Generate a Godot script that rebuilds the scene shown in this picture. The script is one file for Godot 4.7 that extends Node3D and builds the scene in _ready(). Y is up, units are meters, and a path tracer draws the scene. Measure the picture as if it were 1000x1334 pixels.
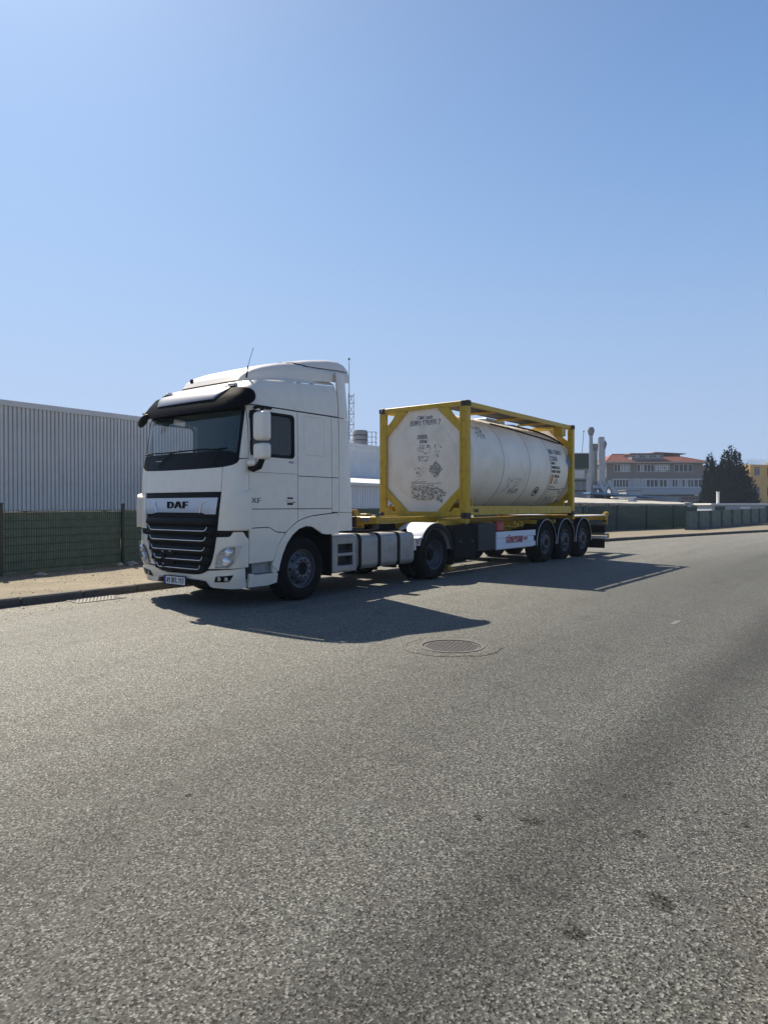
extends Node3D

# ------------------------------------------------------------------ camera, light, then everything else
const TRUCK_AT := Vector3(-2.2595, 0, -11.4883)
const TRUCK_TURN := -0.6556

var M := {}
var taken := {}
var rng := RandomNumberGenerator.new()

func _ready() -> void:
	rng.seed = 7
	var cam := Camera3D.new()
	cam.name = "camera"
	cam.position = Vector3(0, 1.4913, 0)
	cam.rotation = Vector3(-0.009, 0, -0.0006)
	cam.fov = 74.07
	cam.far = 3000.0
	cam.near = 0.05
	add_child(cam)
	cam.current = true
	var env := Environment.new()
	env.background_mode = Environment.BG_SKY
	var sun_dir := Vector3(-0.378, 0.722, -0.580).normalized()
	var sm := PanoramaSkyMaterial.new()
	sm.panorama = ImageTexture.create_from_image(clear_sky(sun_dir))
	var sky := Sky.new()
	sky.sky_material = sm
	env.sky = sky
	env.ambient_light_source = Environment.AMBIENT_SOURCE_SKY
	env.tonemap_mode = Environment.TONE_MAPPER_LINEAR
	env.tonemap_exposure = 1.7
	env.sdfgi_enabled = true
	env.ssao_enabled = true
	env.ssil_enabled = true
	env.fog_enabled = true
	env.fog_density = 0.0006
	env.fog_light_color = Color(0.74, 0.82, 0.90)
	var we := WorldEnvironment.new()
	we.name = "world_environment"
	we.environment = env
	add_child(we)
	var sun := DirectionalLight3D.new()
	sun.name = "sun"
	sun.look_at_from_position(sun_dir * 10.0, Vector3.ZERO, Vector3.UP)
	sun.light_color = Color(1.0, 0.95, 0.87)
	sun.light_energy = 1.6
	sun.light_angular_distance = 0.5
	sun.shadow_enabled = true
	add_child(sun)
	make_materials()
	build_setting()
	build_fences()
	build_sheds()
	build_far()
	build_tractor()
	build_trailer()
	build_container()
	build_small()

# clear hazy air: paler to the horizon and towards the sun
func clear_sky(to_sun: Vector3) -> Image:
	var w := 512
	var h := 256
	var im := Image.create_empty(w, h, false, Image.FORMAT_RGBF)
	for j in h:
		var el := PI * (0.5 - (j + 0.5) / h)
		var base := Vector3(0.33, 0.33, 0.32) * 0.55
		if el >= 0.0:
			var e := rad_to_deg(el)
			base = Vector3(
				0.010 + 0.375 * exp(-pow(e / 23.0, 1.8)),
				0.03 + 0.48 * exp(-pow(e / 32.0, 1.8)),
				0.15 + 0.58 * exp(-pow(e / 42.0, 2.4)))
		for i in w:
			var az := TAU * (i + 0.5) / w
			var dir := Vector3(sin(az) * cos(el), sin(el), -cos(az) * cos(el))
			var ang := rad_to_deg(acos(clampf(dir.dot(to_sun), -1.0, 1.0)))
			var g := 0.60 * exp(-ang / 30.0) + 0.7 * exp(-ang / 5.0)
			var c := base + Vector3(0.96, 1.06, 1.15) * g if el >= 0.0 else base
			c /= 1.7
			im.set_pixel(i, j, Color(c.x, c.y, c.z))
	return im

# ------------------------------------------------------------------ naming
func numbered(called: String) -> String:
	var n: int = taken.get(called, 0)
	taken[called] = n + 1
	return called if n == 0 else "%s_%03d" % [called, n]

func thing(called: String, label: String, category: String, at := Vector3.ZERO, turn := 0.0, group := "") -> Node3D:
	var o := Node3D.new()
	o.name = numbered(called)
	add_child(o)
	o.position = at
	o.rotation.y = turn
	o.set_meta("label", label)
	o.set_meta("category", category)
	if group != "":
		o.set_meta("group", group)
	return o

func part(parent: Node3D, called: String, st, m: Material) -> MeshInstance3D:
	var o := MeshInstance3D.new()
	o.name = called
	if st is SurfaceTool:
		st.generate_normals()
		o.mesh = st.commit()
	else:
		o.mesh = st
	o.material_override = m
	parent.add_child(o, true)
	return o

func structure(called: String, st, m: Material) -> MeshInstance3D:
	var o := part(self, called, st, m)
	o.set_meta("kind", "structure")
	return o

func copy_of(o: Node3D, at: Vector3, turn: float, label := "") -> Node3D:
	var c: Node3D = o.duplicate()
	c.name = numbered(String(o.name).rstrip("0123456789").trim_suffix("_"))
	add_child(c)
	c.position = at
	c.rotation.y = turn
	if label != "":
		c.set_meta("label", label)
	return c

# ------------------------------------------------------------------ mesh helpers
func mb() -> SurfaceTool:
	var st := SurfaceTool.new()
	st.begin(Mesh.PRIMITIVE_TRIANGLES)
	return st

func done(st: SurfaceTool) -> ArrayMesh:
	st.generate_normals()
	return st.commit()

func tri(st: SurfaceTool, a: Vector3, b: Vector3, c: Vector3) -> void:
	st.add_vertex(a)
	st.add_vertex(b)
	st.add_vertex(c)

func quad(st: SurfaceTool, a: Vector3, b: Vector3, c: Vector3, d: Vector3) -> void:
	tri(st, a, b, c)
	tri(st, a, c, d)

func tri_out(st: SurfaceTool, a: Vector3, b: Vector3, c: Vector3, from: Vector3) -> void:
	if (b - a).cross(c - a).dot((a + b + c) / 3.0 - from) > 0.0:
		tri(st, a, c, b)
	else:
		tri(st, a, b, c)

func quad_out(st: SurfaceTool, a: Vector3, b: Vector3, c: Vector3, d: Vector3, from: Vector3) -> void:
	tri_out(st, a, b, c, from)
	tri_out(st, a, c, d, from)

# chamfered box
func box(st: SurfaceTool, c: Vector3, size: Vector3, b := Basis(), bev := 0.0) -> void:
	st.set_smooth_group(-1)
	var h := size * 0.5
	var e: float = minf(bev, minf(h.x, minf(h.y, h.z)) * 0.9)
	if e <= 0.0:
		for ax in 3:
			var u := (ax + 1) % 3
			var w := (ax + 2) % 3
			for s in [-1.0, 1.0]:
				var p: Array[Vector3] = []
				for k in [[-1, -1], [1, -1], [1, 1], [-1, 1]]:
					var q := Vector3.ZERO
					q[ax] = s * h[ax]
					q[u] = k[0] * h[u]
					q[w] = k[1] * h[w]
					p.append(c + b * q)
				quad_out(st, p[0], p[1], p[2], p[3], c)
		return
	var v := func(sx: float, sy: float, sz: float, ax: int) -> Vector3:
		var q := Vector3(sx * (h.x - e), sy * (h.y - e), sz * (h.z - e))
		q[ax] = [sx, sy, sz][ax] * h[ax]
		return c + b * q
	for ax in 3:
		var u := (ax + 1) % 3
		var w := (ax + 2) % 3
		for s in [-1.0, 1.0]:
			var p: Array[Vector3] = []
			for k in [[-1.0, -1.0], [1.0, -1.0], [1.0, 1.0], [-1.0, 1.0]]:
				var g := [0.0, 0.0, 0.0]
				g[ax] = s
				g[u] = k[0]
				g[w] = k[1]
				p.append(v.call(g[0], g[1], g[2], ax))
			quad_out(st, p[0], p[1], p[2], p[3], c)
		for s in [-1.0, 1.0]:
			for t in [-1.0, 1.0]:
				var g0 := [0.0, 0.0, 0.0]
				g0[u] = s
				g0[w] = t
				g0[ax] = -1.0
				var g1 := g0.duplicate()
				g1[ax] = 1.0
				quad_out(st, v.call(g0[0], g0[1], g0[2], u), v.call(g1[0], g1[1], g1[2], u), v.call(g1[0], g1[1], g1[2], w), v.call(g0[0], g0[1], g0[2], w), c)
	for sx in [-1.0, 1.0]:
		for sy in [-1.0, 1.0]:
			for sz in [-1.0, 1.0]:
				tri_out(st, v.call(sx, sy, sz, 0), v.call(sx, sy, sz, 1), v.call(sx, sy, sz, 2), c)

# box between two points with a square or oblong section
func beam(st: SurfaceTool, a: Vector3, b: Vector3, w: float, h: float, up := Vector3.UP, bev := 0.0) -> void:
	var z := (b - a).normalized()
	var x := up.cross(z).normalized()
	var y := z.cross(x)
	box(st, (a + b) * 0.5, Vector3(w, h, a.distance_to(b)), Basis(x, y, z), bev)

func tube(st: SurfaceTool, pts: Array, r, n := 8, caps := true, group := 0) -> void:
	var rings: Array = []
	var x := Vector3.ZERO
	for i in pts.size():
		var t: Vector3 = (pts[mini(i + 1, pts.size() - 1)] - pts[maxi(i - 1, 0)]).normalized()
		if i == 0:
			x = t.cross(Vector3.UP if absf(t.y) < 0.9 else Vector3.RIGHT).normalized()
		else:
			x = (x - t * x.dot(t)).normalized()
		var y := t.cross(x)
		var rad: float = r[i] if r is Array else r
		var ring := PackedVector3Array()
		for k in n + 1:
			var a := TAU * (k % n) / n
			ring.append(pts[i] + (x * cos(a) + y * sin(a)) * rad)
		rings.append(ring)
	grid(st, rings, group)
	if caps:
		st.set_smooth_group(-1)
		for e in [0, pts.size() - 1]:
			for k in n:
				if e == 0:
					tri(st, pts[e], rings[e][k], rings[e][k + 1])
				else:
					tri(st, pts[e], rings[e][k + 1], rings[e][k])

func grid(st: SurfaceTool, rows: Array, group := 0, flip := false) -> void:
	st.set_smooth_group(group)
	for i in rows.size() - 1:
		var a: PackedVector3Array = rows[i]
		var b: PackedVector3Array = rows[i + 1]
		for k in a.size() - 1:
			if flip:
				quad(st, a[k], b[k], b[k + 1], a[k + 1])
			else:
				quad(st, a[k], a[k + 1], b[k + 1], b[k])

# profile of (radius, x) turned about the x axis; sharp corners stay sharp
func lathe(st: SurfaceTool, prof: Array, n := 32, xf := Transform3D()) -> void:
	var g := 1
	for i in prof.size() - 1:
		if i > 0:
			var d0: Vector2 = (prof[i] - prof[i - 1]).normalized()
			var d1: Vector2 = (prof[i + 1] - prof[i]).normalized()
			if d0.dot(d1) < 0.78:
				g += 1
		var rows := []
		for p in [prof[i], prof[i + 1]]:
			var ring := PackedVector3Array()
			for k in n + 1:
				var a := TAU * (k % n) / n
				ring.append(xf * Vector3(p.y, cos(a) * p.x, sin(a) * p.x))
			rows.append(ring)
		grid(st, rows, g)

# outline in the plane (x, y) pulled out along z by depth, both ways from the middle
func prism(st: SurfaceTool, poly: PackedVector2Array, depth: float, xf := Transform3D()) -> void:
	st.set_smooth_group(-1)
	var p := poly
	if not Geometry2D.is_polygon_clockwise(p):
		p = poly.duplicate()
		p.reverse()
	var ix := Geometry2D.triangulate_polygon(p)
	var h := depth * 0.5
	for i in range(0, ix.size(), 3):
		var a := p[ix[i]]
		var b := p[ix[i + 1]]
		var c := p[ix[i + 2]]
		if (b - a).cross(c - a) > 0.0:
			var t := b
			b = c
			c = t
		tri(st, xf * Vector3(a.x, a.y, h), xf * Vector3(b.x, b.y, h), xf * Vector3(c.x, c.y, h))
		tri(st, xf * Vector3(a.x, a.y, -h), xf * Vector3(c.x, c.y, -h), xf * Vector3(b.x, b.y, -h))
	for i in p.size():
		var a := p[i]
		var b := p[(i + 1) % p.size()]
		quad(st, xf * Vector3(a.x, a.y, h), xf * Vector3(a.x, a.y, -h), xf * Vector3(b.x, b.y, -h), xf * Vector3(b.x, b.y, h))

func rounded(w: float, h: float, r: float, n := 5) -> PackedVector2Array:
	var o := PackedVector2Array()
	for q in 4:
		var cx: float = (w * 0.5 - r) * [1, -1, -1, 1][q]
		var cy: float = (h * 0.5 - r) * [1, 1, -1, -1][q]
		for k in n + 1:
			var a := PI * 0.5 * (q + float(k) / n)
			o.append(Vector2(cx + cos(a) * r, cy + sin(a) * r))
	return o

func table(xs: Array, ys: Array, x: float) -> float:
	if x <= xs[0]:
		return ys[0]
	for i in xs.size() - 1:
		if x <= xs[i + 1]:
			return lerpf(ys[i], ys[i + 1], (x - xs[i]) / (xs[i + 1] - xs[i]))
	return ys[-1]

# a polyline [[x, y], ...] or a number, read at x
func along(what, x: float) -> float:
	if what is float or what is int:
		return what
	if x <= what[0][0]:
		return what[0][1]
	for i in what.size() - 1:
		if x <= what[i + 1][0]:
			return lerpf(what[i][1], what[i + 1][1], (x - what[i][0]) / (what[i + 1][0] - what[i][0]))
	return what[-1][1]

# a skin panel: f(a, b) is a point of the surface; the rim turns inwards by depth
func panel(st: SurfaceTool, f: Callable, a0: float, a1: float, lo, hi, na: int, nb: int, depth := 0.02, off := 0.0, group := 0) -> void:
	var rows := []
	var ins := []
	for i in na + 1:
		var a := lerpf(a0, a1, float(i) / na)
		var row := PackedVector3Array()
		var inn := PackedVector3Array()
		for j in nb + 1:
			var b := lerpf(along(lo, a), along(hi, a), float(j) / nb)
			var p: Vector3 = f.call(a, b)
			var e := 0.004
			var n: Vector3 = (f.call(a + e, b) - f.call(a - e, b)).cross(f.call(a, b + e) - f.call(a, b - e)).normalized()
			if n.dot(p - Vector3(0, 1.6, -0.2)) < 0.0:
				n = -n
			row.append(p + n * off)
			inn.append(p + n * (off - depth))
		rows.append(row)
		ins.append(inn)
	var nrm: Vector3 = (rows[1][0] - rows[0][0]).cross(rows[0][nb] - rows[0][0])
	var flip := nrm.dot(rows[0][0] - Vector3(0, 1.6, -0.2)) < 0.0
	grid(st, rows, group, not flip)
	if depth > 0.0:
		for e in [0, na]:
			grid(st, [rows[e], ins[e]], group + 1)
		for e in [0, nb]:
			var r := PackedVector3Array()
			var q := PackedVector3Array()
			for i in na + 1:
				r.append(rows[i][e])
				q.append(ins[i][e])
			grid(st, [r, q], group + 2)

# flat lettering, bold, centred on the place; width fits
func lettering(parent: Node3D, called: String, text: String, xf: Transform3D, height: float, m: Material, width := 0.0, bold := true, depth := 0.004) -> MeshInstance3D:
	var t := TextMesh.new()
	var fnt := SystemFont.new()
	fnt.font_names = PackedStringArray(["Droid Sans"])
	fnt.font_weight = 700 if bold else 400
	t.font = fnt
	t.text = text
	t.font_size = 64
	t.pixel_size = height / 46.0
	t.depth = depth
	t.curve_step = 1.5
	var o := MeshInstance3D.new()
	o.name = called
	o.mesh = t
	o.material_override = m
	parent.add_child(o, true)
	var k := 1.0
	if width > 0.0:
		var w := t.get_aabb().size.x
		if w > 0.0:
			k = width / w
	o.transform = xf * Transform3D(Basis.from_scale(Vector3(k, 1, 1)), Vector3.ZERO)
	return o

# ------------------------------------------------------------------ materials
func lin(r: float, g: float, b: float) -> Color:
	return Color(r, g, b).linear_to_srgb()

func mat(called: String, c: Color, rough: float, metal := 0.0) -> StandardMaterial3D:
	var m := StandardMaterial3D.new()
	m.resource_name = called
	m.albedo_color = c
	m.roughness = rough
	m.metallic = metal
	m.cull_mode = BaseMaterial3D.CULL_DISABLED
	M[called] = m
	return m

func noise_tex(size: int, type: int, freq: float, ramp: Array, sd: int, octaves := 4, cellular := -1) -> NoiseTexture2D:
	var n := FastNoiseLite.new()
	n.seed = sd
	n.noise_type = type
	n.frequency = freq
	n.fractal_octaves = octaves
	if octaves <= 1:
		n.fractal_type = FastNoiseLite.FRACTAL_NONE
	if cellular >= 0:
		n.cellular_return_type = cellular
		n.cellular_jitter = 1.0
	var t := NoiseTexture2D.new()
	t.width = size
	t.height = size
	t.noise = n
	t.seamless = true
	t.seamless_blend_skirt = 0.05
	if ramp.size():
		var g := Gradient.new()
		var off := PackedFloat32Array()
		var col := PackedColorArray()
		for r in ramp:
			off.append(r[0])
			col.append(r[1])
		g.offsets = off
		g.colors = col
		t.color_ramp = g
	return t

func grey(v: float) -> Color:
	return lin(v, v, v)

func dirty(m: StandardMaterial3D, t: Texture2D, scale: float) -> void:
	m.albedo_texture = t
	m.uv1_triplanar = true
	m.uv1_scale = Vector3.ONE * scale

func make_materials() -> void:
	var soil := noise_tex(512, FastNoiseLite.TYPE_SIMPLEX_SMOOTH, 0.012, [[0.0, grey(0.90)], [0.45, grey(0.96)], [0.6, grey(1.0)], [1.0, grey(1.0)]], 3, 5)
	var blotch := noise_tex(512, FastNoiseLite.TYPE_SIMPLEX_SMOOTH, 0.02, [[0.0, grey(0.55)], [0.5, grey(0.85)], [1.0, grey(1.0)]], 5, 5)
	var m := mat("white_paint", lin(0.80, 0.74, 0.63), 0.32)
	m.clearcoat_enabled = true
	m.clearcoat = 0.6
	m.clearcoat_roughness = 0.08
	dirty(m, noise_tex(512, FastNoiseLite.TYPE_SIMPLEX_SMOOTH, 0.02, [[0.0, lin(0.94, 0.93, 0.91)], [0.4, lin(0.98, 0.977, 0.975)], [0.55, grey(1.0)], [1.0, grey(1.0)]], 77, 6), 0.4)
	mat("seam", lin(0.012, 0.012, 0.013), 0.8)
	m = mat("black_plastic", lin(0.008, 0.008, 0.009), 0.5)
	m.metallic_specular = 0.25
	m = mat("black_gloss", lin(0.007, 0.007, 0.009), 0.3)
	m.metallic_specular = 0.2
	m = mat("smoked_acrylic", lin(0.007, 0.007, 0.009), 0.45)
	m.metallic_specular = 0.10
	mat("dark_grey", lin(0.03, 0.03, 0.032), 0.7)
	m = mat("step_grey", lin(0.36, 0.36, 0.35), 0.7)
	dirty(m, blotch, 0.8)
	mat("rubber", lin(0.010, 0.010, 0.010), 0.9)
	m = M.rubber
	m.metallic_specular = 0.25
	m = mat("chassis_black", lin(0.008, 0.008, 0.008), 0.7)
	m.metallic_specular = 0.25
	m = mat("rim_steel", lin(0.13, 0.137, 0.155), 0.45, 0.5)
	dirty(m, blotch, 2.0)
	m = mat("rim_dark", lin(0.10, 0.11, 0.13), 0.5, 0.4)
	mat("nut_steel", lin(0.07, 0.07, 0.075), 0.4, 0.6)
	mat("chrome", lin(0.72, 0.74, 0.78), 0.16, 1.0)
	m = mat("satin_chrome", lin(0.45, 0.47, 0.52), 0.34, 0.9)
	m = mat("brushed_aluminium", lin(0.36, 0.35, 0.335), 0.5, 0.5)
	dirty(m, noise_tex(512, FastNoiseLite.TYPE_SIMPLEX_SMOOTH, 0.03, [[0.0, grey(0.72)], [0.45, grey(0.88)], [1.0, grey(1.0)]], 15, 6), 0.25)
	m = mat("visor_silver", lin(0.25, 0.26, 0.285), 0.35, 0.3)
	m = mat("windscreen_glass", Color(0.55, 0.72, 0.72, 0.30), 0.02)
	m.transparency = BaseMaterial3D.TRANSPARENCY_ALPHA
	m.albedo_color = Color(0.42, 0.60, 0.62, 0.10)
	m = mat("side_glass", Color(0.10, 0.14, 0.16, 0.30), 0.02)
	m.transparency = BaseMaterial3D.TRANSPARENCY_ALPHA
	m = mat("lamp_glass", Color(0.9, 0.93, 0.95, 0.15), 0.03)
	m.transparency = BaseMaterial3D.TRANSPARENCY_ALPHA
	mat("lamp_silver", lin(0.34, 0.35, 0.35), 0.2, 0.8)
	mat("lamp_pale", lin(0.55, 0.53, 0.46), 0.3, 0.1)
	mat("interior_dark", lin(0.02, 0.02, 0.022), 0.8)
	mat("interior_grey", lin(0.10, 0.10, 0.10), 0.8)
	mat("amber", lin(0.55, 0.20, 0.02), 0.25)
	mat("red_plastic", lin(0.35, 0.02, 0.02), 0.35)
	mat("white_plastic", lin(0.7, 0.7, 0.7), 0.4)
	mat("plate_blue", lin(0.01, 0.04, 0.30), 0.4)
	m = mat("yellow_paint", lin(0.56, 0.36, 0.015), 0.45)
	dirty(m, noise_tex(512, FastNoiseLite.TYPE_SIMPLEX_SMOOTH, 0.015, [[0.0, lin(0.72, 0.68, 0.66)], [0.36, lin(0.92, 0.91, 0.90)], [0.5, grey(1.0)], [1.0, grey(1.0)]], 9, 5), 0.5)
	m = mat("chassis_yellow", lin(0.50, 0.315, 0.015), 0.5)
	dirty(m, blotch, 0.9)
	m = mat("tank_white", lin(0.86, 0.79, 0.66), 0.38)
	dirty(m, noise_tex(1024, FastNoiseLite.TYPE_SIMPLEX_SMOOTH, 0.006, [[0.0, lin(0.86, 0.83, 0.78)], [0.35, lin(0.95, 0.94, 0.92)], [0.55, grey(0.99)], [1.0, grey(1.0)]], 21, 6), 0.28)
	mat("tank_band", lin(0.20, 0.22, 0.24), 0.5)
	mat("ink_blue", lin(0.02, 0.03, 0.10), 0.6)
	mat("ink_black", lin(0.015, 0.015, 0.016), 0.6)
	mat("ink_faint", lin(0.30, 0.31, 0.31), 0.6)
	mat("residue_tan", lin(0.34, 0.31, 0.26), 0.8)
	mat("residue_dark", lin(0.10, 0.10, 0.09), 0.8)
	mat("diamond_blue", lin(0.16, 0.17, 0.24), 0.5)
	mat("ink_mid", lin(0.12, 0.125, 0.13), 0.5, 0.3)
	mat("ink_red", lin(0.42, 0.03, 0.02), 0.5)
	mat("casting", lin(0.035, 0.03, 0.028), 0.6)
	mat("galvanised", lin(0.36, 0.37, 0.38), 0.42, 0.75)
	mat("grating_grey", lin(0.06, 0.06, 0.062), 0.7, 0.1)
	mat("guard_white", lin(0.66, 0.70, 0.76), 0.4)
	# setting
	m = mat("asphalt", Color(1, 1, 1), 0.78)
	m.vertex_color_use_as_albedo = true
	m.albedo_texture = noise_tex(2048, FastNoiseLite.TYPE_CELLULAR, 0.140, [[0.0, lin(0.03, 0.03, 0.03)], [0.05, lin(0.06, 0.06, 0.055)], [0.13, lin(0.18, 0.18, 0.17)], [0.45, lin(0.34, 0.34, 0.325)], [0.72, lin(0.43, 0.43, 0.40)], [0.86, lin(0.66, 0.655, 0.60)], [0.95, lin(0.97, 0.96, 0.91)], [1.0, lin(1.0, 1.0, 0.97)]], 41, 1, FastNoiseLite.RETURN_CELL_VALUE)
	m.normal_enabled = true
	var nt := noise_tex(2048, FastNoiseLite.TYPE_CELLULAR, 0.140, [], 41, 1, FastNoiseLite.RETURN_DISTANCE)
	nt.as_normal_map = true
	nt.bump_strength = 3.5
	m.normal_texture = nt
	m.normal_scale = 0.7
	m.metallic_specular = 0.35
	m.detail_enabled = true
	m.detail_blend_mode = BaseMaterial3D.BLEND_MODE_MUL
	m.detail_uv_layer = BaseMaterial3D.DETAIL_UV_2
	m.detail_albedo = noise_tex(1024, FastNoiseLite.TYPE_SIMPLEX_SMOOTH, 0.085, [[0.0, grey(0.06)], [0.19, grey(0.12)], [0.225, grey(0.80)], [0.45, grey(0.92)], [0.75, grey(1.0)], [1.0, grey(1.0)]], 43, 2)
	m = mat("asphalt_patch", lin(0.215, 0.216, 0.20), 0.9)
	dirty(m, m_tex("asphalt"), 0.33)
	m = mat("oil_mark", lin(0.14, 0.14, 0.134), 0.95)
	m.metallic_specular = 0.15
	dirty(m, m_tex("asphalt"), 0.43)
	m = mat("sand", lin(0.40, 0.35, 0.27), 0.95)
	m.vertex_color_use_as_albedo = true
	m.albedo_texture = noise_tex(1024, FastNoiseLite.TYPE_CELLULAR, 0.09, [[0.0, grey(0.45)], [0.3, grey(0.72)], [0.7, grey(0.95)], [1.0, grey(1.0)]], 51, 2, FastNoiseLite.RETURN_CELL_VALUE)
	m.uv1_scale = Vector3.ONE
	m = mat("soil", lin(0.26, 0.23, 0.18), 0.95)
	m = mat("kerb_concrete", lin(0.085, 0.083, 0.080), 0.9)
	dirty(m, blotch, 1.2)
	mat("stone", lin(0.33, 0.30, 0.25), 0.9)
	mat("cast_iron", lin(0.095, 0.092, 0.085), 0.75, 0.1)
	mat("grate_iron", lin(0.20, 0.185, 0.165), 0.75)
	mat("fence_green", lin(0.012, 0.025, 0.020), 0.5)
	m = mat("net_green", lin(0.105, 0.138, 0.122), 0.9)
	m.backlight_enabled = true
	m.backlight = lin(0.085, 0.125, 0.108)
	dirty(m, noise_tex(512, FastNoiseLite.TYPE_SIMPLEX_SMOOTH, 0.015, [[0.0, grey(0.6)], [0.5, grey(0.85)], [1.0, grey(1.0)]], 61, 5), 0.5)
	m = mat("hoarding_green", lin(0.035, 0.080, 0.066), 0.6)
	dirty(m, blotch, 0.3)
	m = mat("cladding_grey", lin(0.68, 0.655, 0.61), 0.55)
	dirty(m, soil, 0.12)
	m = mat("cladding_pale", lin(0.80, 0.80, 0.79), 0.55)
	dirty(m, soil, 0.12)
	mat("roof_white", lin(0.66, 0.66, 0.64), 0.6)
	m = mat("wall_white", lin(0.50, 0.51, 0.52), 0.85)
	dirty(m, blotch, 0.15)
	m = mat("wall_beige", lin(0.42, 0.39, 0.33), 0.9)
	m = mat("wall_brown", lin(0.20, 0.185, 0.17), 0.9)
	m = mat("wall_bluegrey", lin(0.34, 0.39, 0.44), 0.85)
	m = mat("wall_ochre", lin(0.66, 0.41, 0.13), 0.9)
	dirty(m, soil, 0.1)
	m = mat("wall_grey", lin(0.22, 0.22, 0.24), 0.9)  # plain mid grey for walls, cowls, small roofs and the roof tank
	m = mat("roof_tile", lin(0.25, 0.08, 0.055), 0.9)
	dirty(m, blotch, 0.25)
	mat("eave_cream", lin(0.42, 0.36, 0.30), 0.8)
	mat("window_frame", lin(0.66, 0.67, 0.68), 0.5)
	m = mat("pane_dark", lin(0.02, 0.024, 0.03), 0.06)
	m = mat("pane_curtain", lin(0.32, 0.35, 0.38), 0.25)
	m = mat("blue_sheet", lin(0.10, 0.20, 0.36), 0.5)
	m = mat("sign_dark", lin(0.03, 0.032, 0.035), 0.6)
	m = mat("banner_grey", lin(0.20, 0.21, 0.23), 0.7)
	m = mat("banner_rust", lin(0.20, 0.14, 0.13), 0.7)
	m = mat("dark_green", lin(0.018, 0.035, 0.032), 0.7)
	m = mat("bark", lin(0.07, 0.05, 0.035), 0.95)
	m = mat("conifer", Color(1, 1, 1), 0.8)
	m.vertex_color_use_as_albedo = true
	mat("dry_grass", lin(0.16, 0.15, 0.075), 0.9)
	m = mat("litter", lin(0.26, 0.25, 0.23), 0.8)
	m = mat("road_paint", lin(0.135, 0.135, 0.13), 0.9)
	m = mat("roof_pale", lin(0.42, 0.40, 0.34), 0.7)
	dirty(m, blotch, 0.3)
	m = mat("mast_steel", lin(0.20, 0.21, 0.22), 0.5, 0.4)

func m_tex(n: String) -> Texture2D:
	return M[n].albedo_texture

# ------------------------------------------------------------------ setting
const ALONG := Vector3(0.60965, 0, -0.79267)   # the way the lorry's length runs, away from the viewer
const ACROSS := Vector3(0.79267, 0, 0.60965)   # towards the middle of the road

func ground_at(s: float, l: float, y := 0.0) -> Vector3:
	return TRUCK_AT + ALONG * s + ACROSS * l + Vector3(0, y, 0)

func kerb_l(s: float) -> float:
	var xs := [-40.0, -25.0, -12.0, -3.3, -1.0, 4.0, 9.0, 13.0, 17.0, 21.0, 24.0, 27.6, 31.4, 36.0, 45.0, 60.0, 90.0, 220.0]
	var ys := [0.2, -0.4, -1.2, -1.66, -1.78, -1.98, -2.02, -1.90, -1.55, -0.95, -0.33, 0.48, 1.40, 2.55, 4.9, 9.0, 18.0, 60.0]
	return (table(xs, ys, s - 1.5) + table(xs, ys, s) + table(xs, ys, s + 1.5)) / 3.0

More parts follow.
